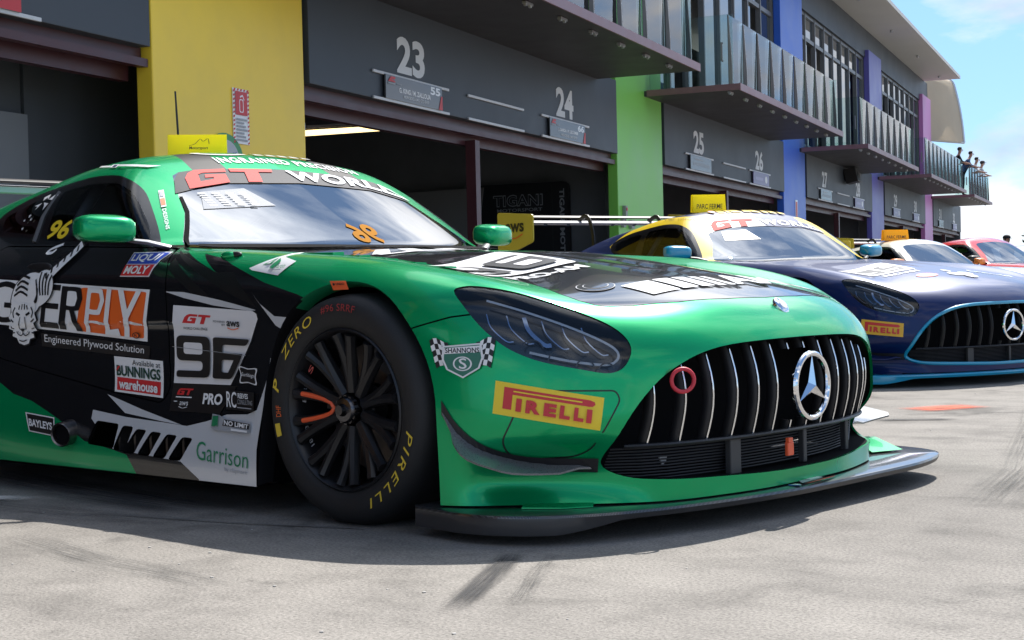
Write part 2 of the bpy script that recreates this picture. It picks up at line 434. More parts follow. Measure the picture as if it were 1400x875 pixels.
def body_F(x, y, z):
    u = np.abs(y)
    us = np.sqrt(u*u+1e-6)
    f = HOOD(x, us)-z
    g = SIDE(x, z)-us
    n = NOSE(us, z)-x
    rear = x+3.72+.25*us**2
    bot = z-.055
    k = .16-.09*sstep(.25, -.6, -x*-1)      # rounder shoulders at the nose
    F = smax(-f, -g, .13)
    F = smax(F, -n*.8, .10)
    F = np.maximum(F, -bot); F = smax(F, -rear, .08)
    r = z-ROOF(x, us); c = (us-CAB(x, z)); s = (x-SCREEN(us, z))*.6
    C = smax(r*.95, c*.9, .11)
    C = smax(C, s, .035)
    C = np.maximum(C, .6-z)
    return smin(F, C, .035)

def body_grad(P, F=None, e=2e-4):
    F = F or body_F
    G = np.empty_like(P)
    for i in range(3):
        d = np.zeros(3); d[i] = e
        G[:, i] = (F(*(P+d).T)-F(*(P-d).T))/(2*e)
    return G

def project_to(P, F=None, it=6):
    F = F or body_F
    for _ in range(it):
        v = F(*P.T); G = body_grad(P, F)
        P = P-(v/np.maximum((G*G).sum(1), .05))[:, None]*G
    return P

def surface_net(lo, hi, h):
    ax = [np.arange(lo[i], hi[i]+h, h) for i in range(3)]
    X, Y, Z = ax
    hx = HOOD(X[:, None], np.sqrt(Y*Y+1e-6)[None]); wx = SIDE(X[:, None], Z[None])
    vals = body_F_grid(X, Y, Z)
    s = vals < 0
    nx, ny, nz = s.shape
    acc = np.zeros((nx-1, ny-1, nz-1, 3)); cnt = np.zeros((nx-1, ny-1, nz-1))
    for a in range(3):
        sl0 = [slice(None)]*3; sl1 = [slice(None)]*3
        sl0[a] = slice(0, -1); sl1[a] = slice(1, None)
        v0, v1 = vals[tuple(sl0)], vals[tuple(sl1)]
        cr = (v0 < 0) != (v1 < 0)
        I = np.argwhere(cr)
        t = v0[cr]/(v0[cr]-v1[cr])
        pos = I.astype(float); pos[:, a] += t
        b, c = [q for q in range(3) if q != a]
        for db in (0, -1):
            for dc in (0, -1):
                J = I.copy(); J[:, b] += db; J[:, c] += dc
                ok = (J >= 0).all(1) & (J < np.array([nx-1, ny-1, nz-1])).all(1)
                Jo = J[ok]
                np.add.at(acc, tuple(Jo.T), pos[ok]); np.add.at(cnt, tuple(Jo.T), 1)
    act = cnt > 0
    idx = -np.ones(act.shape, int); idx[act] = np.arange(act.sum())
    V = acc[act]/cnt[act][:, None]*h+np.array(lo)
    Q = []
    for a in range(3):
        sl0 = [slice(None)]*3; sl1 = [slice(None)]*3
        sl0[a] = slice(0, -1); sl1[a] = slice(1, None)
        v0, v1 = s[tuple(sl0)], s[tuple(sl1)]
        I = np.argwhere(v0 != v1); dirn = v0[v0 != v1]
        b, c = (a+1) % 3, (a+2) % 3
        ok = (I[:, b] > 0) & (I[:, c] > 0) & (I[:, b] < act.shape[b]) & (I[:, c] < act.shape[c])
        I, dirn = I[ok], dirn[ok]
        def at(db, dc):
            J = I.copy(); J[:, b] += db; J[:, c] += dc
            return idx[tuple(J.T)]
        q = np.stack([at(-1, -1), at(0, -1), at(0, 0), at(-1, 0)], 1)
        q[~dirn] = q[~dirn][:, ::-1]
        Q.append(q)
    return V, np.concatenate(Q)

def body_F_grid(X, Y, Z):
    u = np.sqrt(Y*Y+1e-6)
    f = HOOD(X[:, None], u[None]); g = SIDE(X[:, None], Z[None]); n = NOSE(u[:, None], Z[None])
    x = X[:, None, None]; z = Z[None, None, :]; us = u[None, :, None]
    F = smax(z-f[:, :, None], us-g[:, None, :], .13)
    F = smax(F, (x-n[None])*.8, .10)
    F = np.maximum(F, .055-z); F = smax(F, -(x+3.72+.25*us**2), .08)
    C = smax((z-ROOF(X[:, None], u[None])[:, :, None])*.95, (us-CAB(X[:, None], Z[None])[:, None, :])*.9, .11)
    C = smax(C, (x-SCREEN(u[:, None], Z[None])[None])*.6, .035)
    C = np.maximum(C, .6-z)
    return smin(F, C, .035)
# ---------------------------------------------------------------- cutting regions out of the body surface
SIDE_FR = dict(f=lambda c: (c.x, c.z), e=(Vector((1, 0, 0)), Vector((0, 0, 1))), ok=lambda c, n: n.y < -.12 and c.y < -.2)
TOP_FR = dict(f=lambda c: (c.x, c.y), e=(Vector((1, 0, 0)), Vector((0, 1, 0))), ok=lambda c, n: n.z > .12 and c.z > .3)
FRONT_FR = dict(f=lambda c: (c.y, c.z), e=(Vector((0, 1, 0)), Vector((0, 0, 1))), ok=lambda c, n: n.x > .10 and c.x > .3)
GLASS_FR = dict(f=lambda c: (c.y, c.z), e=(Vector((0, 1, 0)), Vector((0, 0, 1))), ok=lambda c, n: n.x > .12 and c.x < -.6 and c.z > .8)
_DA = Vector((.66, .751, 0)); _DN = Vector((.751, -.66, 0))
DIAG_FR = dict(f=lambda c: (c.dot(_DA), c.z), e=(_DA, Vector((0, 0, 1))), ok=lambda c, n: n.dot(_DN) > .05 and c.x > .15 and c.y < -.25)

def inside(p, poly):
    x, y = p; r = False; n = len(poly); j = n-1
    for i in range(n):
        xi, yi = poly[i]; xj, yj = poly[j]
        if (yi > y) != (yj > y) and x < (xj-xi)*(y-yi)/(yj-yi)+xi: r = not r
        j = i
    return r

def cut(bm, lay, poly, fr, value, only=None):
    """split the surface along a 2-D outline and give the faces inside it a region number"""
    f2 = fr['f']; ea, eb = fr['e']
    xs = [p[0] for p in poly]; ys = [p[1] for p in poly]; m = .001
    x0, x1, y0, y1 = min(xs)-m, max(xs)+m, min(ys)-m, max(ys)+m
    loc = set()
    for f in bm.faces:
        c = f.calc_center_median()
        a, b = f2(c)
        if a < x0-.08 or a > x1+.08 or b < y0-.08 or b > y1+.08: continue
        if not fr['ok'](c, f.normal): continue
        if only is not None and f[lay] not in only: continue
        q = [f2(v.co) for v in f.verts]
        if max(t[0] for t in q) < x0 or min(t[0] for t in q) > x1 or max(t[1] for t in q) < y0 or min(t[1] for t in q) > y1: continue
        loc.add(f)
    n = len(poly)
    for i in range(n):
        p, q = poly[i], poly[(i+1) % n]
        dx, dy = q[0]-p[0], q[1]-p[1]; L = math.hypot(dx, dy)
        if L < 1e-6: continue
        sx0, sx1 = min(p[0], q[0])-1e-4, max(p[0], q[0])+1e-4; sy0, sy1 = min(p[1], q[1])-1e-4, max(p[1], q[1])+1e-4
        sel = []
        for f in loc:
            t = [f2(v.co) for v in f.verts]
            if max(k[0] for k in t) < sx0 or min(k[0] for k in t) > sx1 or max(k[1] for k in t) < sy0 or min(k[1] for k in t) > sy1: continue
            d = [(k[0]-p[0])*dy-(k[1]-p[1])*dx for k in t]
            if min(d) > -1e-7 or max(d) < 1e-7: continue
            sel.append(f)
        if not sel: continue
        geom = list({v for f in sel for v in f.verts})+list({e for f in sel for e in f.edges})+sel
        for f in sel: loc.discard(f)
        r = bmesh.ops.bisect_plane(bm, geom=geom, dist=1e-6, plane_co=ea*p[0]+eb*p[1], plane_no=ea*(dy/L)-eb*(dx/L))
        for g in r['geom']:
            if isinstance(g, bmesh.types.BMFace): loc.add(g)
        for f in sel:
            if f.is_valid: loc.add(f)
    for f in loc:
        if f.is_valid and inside(f2(f.calc_center_median()), poly): f[lay] = value

def round_poly(P, r, n=4):
    """round the corners of a polygon"""
    out = []; N = len(P)
    for i in range(N):
        p = np.array(P[i], float); a = np.array(P[i-1], float); b = np.array(P[(i+1) % N], float)
        la, lb = np.linalg.norm(a-p), np.linalg.norm(b-p); t = min(r, la*.45, lb*.45)
        s, e = p+(a-p)/la*t, p+(b-p)/lb*t
        for k in range(n+1):
            u = k/n; out.append(tuple((1-u)**2*s+2*u*(1-u)*p+u*u*e))
    return out

# outlines, all for the right half of the car (metres)
O_HOOD = [(-1.2, .03), (-1.2, -.62), (-.96, -.60), (-.60, -.52), (-.321, -.465), (-.089, -.496), (.106, -.535), (.359, -.61), (.434, -.628), (.568, -.664), (.637, -.662), (.679, -.645), (.703, -.618), (.738, -.55), (.785, -.40), (.815, -.20), (.826, .03)]
O_WS = [(.02, .80), (-.70, .80), (-.755, .842), (-.636, .975), (-.600, 1.035), (-.560, 1.092), (-.535, 1.122), (-.495, 1.138), (-.434, 1.148), (-.287, 1.160), (-.1, 1.168), (.02, 1.170)]
O_SURR = catmull([(-1.076, .858), (-1.142, .918), (-1.221, .984), (-1.302, 1.047), (-1.36, 1.084), (-1.416, 1.108), (-1.48, 1.124), (-1.583, 1.133), (-1.691, 1.133), (-1.805, 1.124), (-1.929, 1.110), (-2.10, 1.09), (-2.24, 1.055), (-2.31, 1.02)], 3)+[(-2.322, .99), (-2.25, .945), (-2.122, .908), (-2.009, .890), (-1.8, .883), (-1.58, .872), (-1.273, .857), (-1.102, .846)]
O_GLASS = round_poly([(-1.800, .897), (-1.835, 1.088), (-1.627, 1.104), (-1.44, 1.094), (-1.349, 1.062), (-1.269, 1.008), (-1.164, .925), (-1.105, .868)], .03)
O_QUART = round_poly([(-1.90, .925), (-1.905, 1.07), (-2.05, 1.06), (-2.25, 1.01), (-2.20, .95)], .03)
O_DOOR = round_poly([(-.989, .838), (-.928, .763), (-.913, .698), (-.893, .603), (-.894, .475), (-.880, .372), (-.915, .324), (-1.187, .352), (-1.425, .386), (-1.662, .421), (-1.896, .464), (-2.02, .60), (-2.06, .80), (-2.06, .885), (-1.569, .866), (-1.097, .845)], .03)
O_BLACK = [(-.989, .85), (-.940, .833), (-.86, .81), (-.67, .750), (-.806, .815), (-.673, .794), (-.609, .773), (-.394, .711), (-.209, .673), (-.145, .655), (-.145, .0), (-2.02, .0), (-2.6, .0), (-2.6, .60), (-2.2, .93), (-2.0, .9)]
O_WHITE = [(-1.300, .290), (-1.10, .272), (-.88, .262), (-.76, .256), (-.66, .275), (-.56, .300), (-.45, .305), (-.405, .32), (-.36, .42), (-.345, .48), (-.30, .48), (-.30, .05), (-.66, .05), (-.675, .092), (-.774, .142), (-1.15, .163), (-1.30, .26)]
O_FACET = [(-1.232, .345), (-1.02, .30), (-.787, .258), (-.90, .266), (-1.111, .285)]
O_GREEN = [(-2.6, .42), (-1.894, .376), (-1.798, .332), (-1.679, .309), (-1.50, .252), (-1.323, .182), (-1.15, .160), (-1.073, .148), (-1.0, .07), (-1.0, .05), (-2.6, .05)]
O_GLINT = [(-.919, .693), (-.816, .689), (-.616, .660), (-.423, .627), (-.455, .624), (-.655, .644), (-.814, .670)]  # silver strip painting in the ground's reflection along the flank crease
O_WTRI = [(-.454, .685), (-.407, .649), (-.321, .608), (-.245, .604), (-.281, .569), (-.314, .580)]
O_SL1 = [(-.933, .805), (-.68, .675), (-.768, .681), (-.936, .771)]
O_SL2 = [(-.975, .833), (-.661, .749), (-.579, .75), (-.423, .636), (-.435, .64), (-.621, .695)]
O_SLOTS = [[(-1.266, .255), (-1.133, .248), (-1.15, .165), (-1.306, .173)], [(-1.110, .244), (-1.048, .242), (-1.082, .159), (-1.154, .161)]]
O_SLOTS += [[(a, .236-.005*i), (a+.058, .234-.005*i), (a-.002, .152-.003*i), (a-.068, .154-.003*i)] for i, a in enumerate((-1.030, -.946, -.860, -.775))]
O_HEAD = catmull([(-.420*0+.382*.66-.895*.751, .667)], 1) if 0 else None
def _dg(p): return (p[0]*.66+p[1]*.751, p[2])
O_HEAD = [_dg(p) for p in [(.382, -.895, .672), (.400, -.875, .683), (.430, -.850, .683), (.490, -.815, .672), (.551, -.787, .656), (.620, -.745, .629), (.683, -.704, .601), (.740, -.674, .572), (.776, -.658, .545), (.800, -.655, .518), (.808, -.661, .492), (.806, -.682, .462), (.796, -.705, .446), (.775, -.735, .442), (.720, -.780, .455), (.645, -.841, .476), (.585, -.870, .500), (.538, -.888, .528), (.480, -.902, .575), (.420, -.905, .635)]]
O_HEAD = catmull(O_HEAD, 3, closed=True)
O_GRILLE = catmull([(.02, .513), (-.195, .511), (-.353, .504), (-.455, .488), (-.535, .460), (-.605, .418), (-.665, .355), (-.705, .290), (-.712, .225), (-.700, .185), (-.660, .158), (-.600, .148), (-.430, .140), (-.150, .131), (.02, .130)], 3)
def arch(cx, r, zb=-.05, cz=.335, n=30):
    return [(cx+r*math.cos(PI*k/n), cz+r*math.sin(PI*k/n)) for k in range(n+1)]+[(cx-r-.015, .2), (cx-r-.005, zb), (cx+r+.012, zb), (cx+r+.004, .2)]
O_ROOFBLK = [(-1.36, -.27), (-1.36, -.43), (-1.55, -.40), (-2.6, -.34), (-2.6, -.22), (-1.55, -.25)]
O_BUMPER = [(.20, .52), (.262, .553), (.291, .572), (.398, .600), (.46, .606), (.60, .45), (.80, .40), (1.2, .60), (1.2, .0), (.2, .0)]

O_RAIL = [(-2.34, .99), (-2.20, 1.115), (-2.05, 1.152), (-1.90, 1.174), (-1.72, 1.186), (-1.56, 1.190), (-1.44, 1.184), (-1.34, 1.17), (-1.2, 1.16), (-.90, .90), (-.93, .836), (-1.102, .846), (-2.1, .90)]
RAIL_FR = dict(f=lambda c: (c.x, c.z), e=(Vector((1, 0, 0)), Vector((0, 0, 1))), ok=lambda c, n: n.y < -.015 and c.y < -.4)
def gap(bm, lay, pts, fr, w=.0045, only=None):
    for i in range(len(pts)-1):
        cut(bm, lay, stroke([pts[i], pts[i+1]], w), fr, -1, only)

class Surf:
    """projects points onto the body along a fixed direction"""
    @staticmethod
    def along(P, D, it=60):
        P = P.copy(); D = np.array(D, float); t = np.zeros(len(P)); done = np.zeros(len(P), bool)
        for _ in range(it):
            v = body_F(*(P+t[:, None]*D).T)
            t += np.clip(v*.6, -.05, .12)
        return P+t[:, None]*D

def body_art(name, art, fr, quad, parent, lift=.0010, base=.0018, dice=.03, mirror=False):
    """artwork (unit square) laid on the body: quad = TL, TR, BR, BL in the frame's own 2-D coordinates"""
    tl, tr, br, bl = [np.array(q, float) for q in quad]
    W = max(np.linalg.norm(tr-tl), np.linalg.norm(br-bl)); H = max(np.linalg.norm(tl-bl), np.linalg.norm(tr-br))
    VV, FF, MI, NN, ms, k = [], [], [], [], [], 0
    L_ = art_layers(art, (dice/W, dice/H)); lift = min(lift, .009/len(L_))
    for li, (V, F, m) in enumerate(L_):
        if m not in ms: ms.append(m)
        s, t = V[:, :1], V[:, 1:]
        q = (bl*(1-s)+br*s)*(1-t)+(tl*(1-s)+tr*s)*t
        if fr is SIDE_FR: P = np.stack([q[:, 0], np.full(len(q), -1.25), q[:, 1]], 1); D = (0, 1, 0)
        elif fr is TOP_FR: P = np.stack([q[:, 0], q[:, 1], np.full(len(q), 1.4)], 1); D = (0, 0, -1)
        elif fr is FRONT_FR or fr is GLASS_FR: P = np.stack([np.full(len(q), 1.2 if fr is FRONT_FR else -.3), q[:, 0], q[:, 1]], 1); D = (-1, 0, 0)
        else:
            P = q[:, :1]*np.array(_DA)+q[:, 1:]*np.array((0, 0, 1))+np.array(_DN)*1.6; D = tuple(-_DN)
        P = Surf.along(P, D); G = body_grad(P); G /= np.linalg.norm(G, axis=1)[:, None]
        P = P+G*(base+lift*(li+1))
        VV.append(P); NN.append(G); FF += [tuple(i+k for i in f) for f in F]; MI += [ms.index(m)]*len(F); k += len(V)
    VV = np.concatenate(VV); NN = np.concatenate(NN)
    # orient outwards
    FF2 = []
    for f in FF:
        a, b, c = VV[f[0]], VV[f[1]], VV[f[2]]
        FF2.append(f if np.dot(np.cross(b-a, c-a), NN[f[0]]) > 0 else f[::-1])
    return meshobj(name, VV, FF2, ms, parent, smooth=True, mi=MI, normals=NN)

REG = ['body', 'hood', 'windscreen', 'surround', 'side_glass', 'quarter_glass', 'door', 'black', 'white', 'facet', 'green_low', 'painted_glint', 'slash', 'roof_black', 'bumper', 'rail', 'roof', 'door_green', 'door_white', 'band']
R_ = {k: i+1 for i, k in enumerate(REG)}

def body_regions(hero, h):
    V, Q = surface_net((-3.85, -1.1, .03), (1.15, .1, 1.32), h)
    V = project_to(V)
    bm = bmesh.new(); vs = [bm.verts.new(v) for v in V]
    for q in Q:
        try: bm.faces.new([vs[i] for i in q])
        except ValueError: pass
    bmesh.ops.bisect_plane(bm, geom=bm.verts[:]+bm.edges[:]+bm.faces[:], dist=1e-5, plane_co=(0, 0, 0), plane_no=(0, 1, 0), clear_outer=True)
    bmesh.ops.bisect_plane(bm, geom=bm.verts[:]+bm.edges[:]+bm.faces[:], dist=1e-5, plane_co=(0, 0, .088), plane_no=(0, 0, -1), clear_outer=True)
    bmesh.ops.dissolve_degenerate(bm, edges=bm.edges[:], dist=1e-5)
    bm.normal_update()
    # faces must look outwards
    f0 = max(bm.faces, key=lambda f: f.calc_center_median().z)
    if f0.normal.z < 0: bmesh.ops.reverse_faces(bm, faces=bm.faces[:])
    lay = bm.faces.layers.int.new('reg')
    for f in bm.faces: f[lay] = R_['body']
    lay = bm.faces.layers.int['reg']
    C = lambda poly, fr, k, only=None: cut(bm, lay, poly, fr, R_[k] if isinstance(k, str) else k, None if only is None else [R_[o] for o in only])
    C([(-3.0, .03), (-3.0, -.44), (-1.30, -.47), (-1.30, .03)], TOP_FR, 'roof') if not hero else C(O_ROOFBLK, TOP_FR, 'roof_black')
    C(O_BUMPER, SIDE_FR, 'bumper')
    C([(-.9, .0), (.1, .0), (.1, .47), (-.9, .47)], FRONT_FR, 'bumper', ['body'])
    C(O_HOOD, TOP_FR, 'hood')
    C(O_WS, GLASS_FR, 'windscreen')
    if not hero: C(O_RAIL, RAIL_FR, 'rail', ['body'])
    if hero:
        C(O_BLACK, SIDE_FR, 'black', ['body']); C(O_WHITE, SIDE_FR, 'white', ['black']); C(O_GREEN, SIDE_FR, 'green_low', ['black']); C(O_FACET, SIDE_FR, 'facet', ['black'])
        C(O_GLINT, SIDE_FR, 'painted_glint', ['black']); C(O_WTRI, SIDE_FR, 'white', ['black', 'body'])
        C(O_SL1, SIDE_FR, 'slash', ['black']); C(O_SL2, SIDE_FR, 'slash', ['black'])
    C(O_DOOR, SIDE_FR, 'door', None)
    C(O_SURR, SIDE_FR, 'surround'); C(O_GLASS, SIDE_FR, 'side_glass'); C(O_QUART, SIDE_FR, 'quarter_glass')
    # openings
    C(arch(0, .372), SIDE_FR, -1); C(arch(-2.665, .385), SIDE_FR, -1)
    C(O_HEAD, DIAG_FR, -1); C(O_GRILLE, FRONT_FR, -1)
    if hero:
        for s in O_SLOTS: C(round_poly(s, .012, 2), SIDE_FR, -1)
        # shut lines
        gap(bm, lay, O_DOOR+[O_DOOR[0]], SIDE_FR)
        gap(bm, lay, [(.20, .52), (.262, .553), (.291, .572), (.398, .600), (.45, .606)], SIDE_FR)
        gap(bm, lay, O_HOOD[2:], TOP_FR)
    # arch edges: roll the rim inwards
    return bm, lay

def take(bm, lay, regs):
    """vertices, faces of some regions, mirrored to the whole car"""
    idx = {}; V = []; F = []; MI = []
    for f in bm.faces:
        if f[lay] in regs:
            t = []
            for v in f.verts:
                if v.index not in idx: idx[v.index] = len(V); V.append(tuple(v.co))
                t.append(idx[v.index])
            F.append(t); MI.append(f[lay])
    return np.array(V).reshape(-1, 3), F, MI
def with_mirror(V, F, MI):
    n = len(V); on = np.abs(V[:, 1]) < 1e-4; V = V.copy(); V[on, 1] = 0
    mp = np.where(on, np.arange(n), 0); extra = np.where(~on)[0]; mp[extra] = n+np.arange(len(extra))
    V2 = np.concatenate([V, V[extra]*np.array([1, -1, 1])])
    return V2, F+[[int(mp[i]) for i in f[::-1]] for f in F], MI+MI
def norms(V):
    G = body_grad(V); L = np.linalg.norm(G, axis=1); return G/np.maximum(L, 1e-6)[:, None]

def loop_pts(poly, fr, n=1):
    """outline points dropped onto the body surface"""
    q = np.array(poly, float)
    if fr is SIDE_FR: P = np.stack([q[:, 0], np.full(len(q), -1.25), q[:, 1]], 1); D = (0, 1, 0)
    elif fr is FRONT_FR: P = np.stack([np.full(len(q), 1.2), q[:, 0], q[:, 1]], 1); D = (-1, 0, 0)
    elif fr is GLASS_FR: P = np.stack([np.full(len(q), -.3), q[:, 0], q[:, 1]], 1); D = (-1, 0, 0)
    elif fr is TOP_FR: P = np.stack([q[:, 0], q[:, 1], np.full(len(q), 1.4)], 1); D = (0, 0, -1)
    else:
        P = q[:, :1]*np.array(_DA)+q[:, 1:]*np.array((0, 0, 1))+np.array(_DN)*1.6; D = tuple(-_DN)
    return Surf.along(P, D)
def skirt(name, loop, offs, mats, parent, mirror=True, closed=True, mi=None):
    """strips hanging from a 3-D outline: offs = list of (offset function or vector)"""
    rows = [loop]+[np.array([o(p) if callable(o) else p+np.array(o) for p in loop]) for o in offs]
    n = len(loop); V = np.concatenate(rows); F = []; MI = []
    for r in range(len(rows)-1):
        for i in range(n if closed else n-1):
            j = (i+1) % n; F.append([r*n+i, r*n+j, (r+1)*n+j, (r+1)*n+i]); MI.append((mi or [0]*9)[r])
    out = []
    for sg_ in ((1, -1) if mirror else (1,)):
        o = meshobj(name, V*np.array([1, sg_, 1]), F if sg_ > 0 else [f[::-1] for f in F], mats, parent, smooth=True, mi=MI); o.data.set_sharp_from_angle(angle=rad(40)); out.append(o)
    return out
# ---------------------------------------------------------------- common materials
M_BLACK = mat('satin_black', (.012, .012, .014), rough=.45)
M_INNER = mat('inner_black', (.006, .006, .007), rough=.8, spec=.05)
M_RUB = mat('tyre_rubber', (.011, .011, .012), rough=.68, noise_amt=.25, noise_scale=14, bump=.15, bump_scale=160)
M_RIM = mat('rim_black', (.014, .014, .016), rough=.34, metal=.3, noise_amt=.2, noise_scale=20)
M_CHROME = mat('chrome', (.86, .87, .89), rough=.06, metal=1.)
M_STEEL = mat('dull_steel', (.35, .35, .36), rough=.35, metal=1.)
M_HUB = mat('hub_anodised', (.10, .10, .11), rough=.25, metal=1.)
M_DISC = mat('brake_disc_steel', (.16, .15, .15), rough=.4, metal=1., noise_amt=.2, noise_scale=30)
M_WHITE = mat('white_vinyl', (.80, .80, .80), rough=.32, coat=.4)
M_WHT2 = mat('white_print', (.74, .74, .75), rough=.4)
M_YEL = mat('yellow_print', (.85, .62, .03), rough=.45)
M_TYL = mat('tyre_yellow', (.70, .50, .04), rough=.6)
M_RED = mat('red_print', (.60, .03, .035), rough=.4)
M_ORG = mat('orange_print', (.78, .13, .02), rough=.42)
M_BLK = mat('black_print', (.010, .010, .012), rough=.4)
M_BLUE = mat('blue_print', (.03, .07, .42), rough=.35)
M_GRN = mat('green_print', (.02, .24, .10), rough=.4)
M_GREY = mat('grey_print', (.33, .34, .36), rough=.4)
M_PINK = mat('coral_print', (.74, .14, .12), rough=.4)
M_SEAT = mat('seat_fabric', (.03, .03, .035), rough=.85)
M_CAGE = mat('cage_tube', (.22, .22, .24), rough=.5)
M_GL_S = glass_mat('side_glass_clear', (.55, .58, .60), ior=1.42)
M_GL_W = glass_mat('windscreen_glass', (.22, .25, .28), ior=6.0)
M_LENS = glass_mat('headlamp_lens', (.84, .86, .88), ior=1.5)

def carbon_mat():
    m = mat('carbon_weave', (.03, .03, .032), rough=.28, coat=.8)
    t = m.node_tree; b = t.nodes['Principled BSDF']; c = _n(t, 'ShaderNodeTexCoord')
    w = [_n(t, 'ShaderNodeTexWave', wave_type='BANDS', bands_direction=d, wave_profile='SIN') for d in 'XY']
    mx = _n(t, 'ShaderNodeMath', operation='MULTIPLY')
    for i, k in enumerate(w):
        k.inputs['Scale'].default_value = 75; t.links.new(c.outputs['Object'], k.inputs['Vector']); t.links.new(k.outputs['Fac'], mx.inputs[i])
    r = _n(t, 'ShaderNodeValToRGB'); r.color_ramp.elements[0].color = (.012, .012, .013, 1); r.color_ramp.elements[1].color = (.10, .10, .105, 1)
    t.links.new(mx.outputs[0], r.inputs['Fac']); t.links.new(r.outputs[0], b.inputs['Base Color']); return m
M_CARB = carbon_mat()
M_CARB_LIT = mat('sky_lit_carbon', (.13, .13, .135), rough=.3, coat=.5, noise_amt=.5, noise_scale=260)  # carbon made paler, with the sky's light put into the base colour
M_GRAPH = mat('graphite_paint', (.028, .028, .030), rough=.5, coat=.2, noise_amt=.15, noise_scale=25)

def body_offset(P, d):
    G = norms(P); return P+G*d

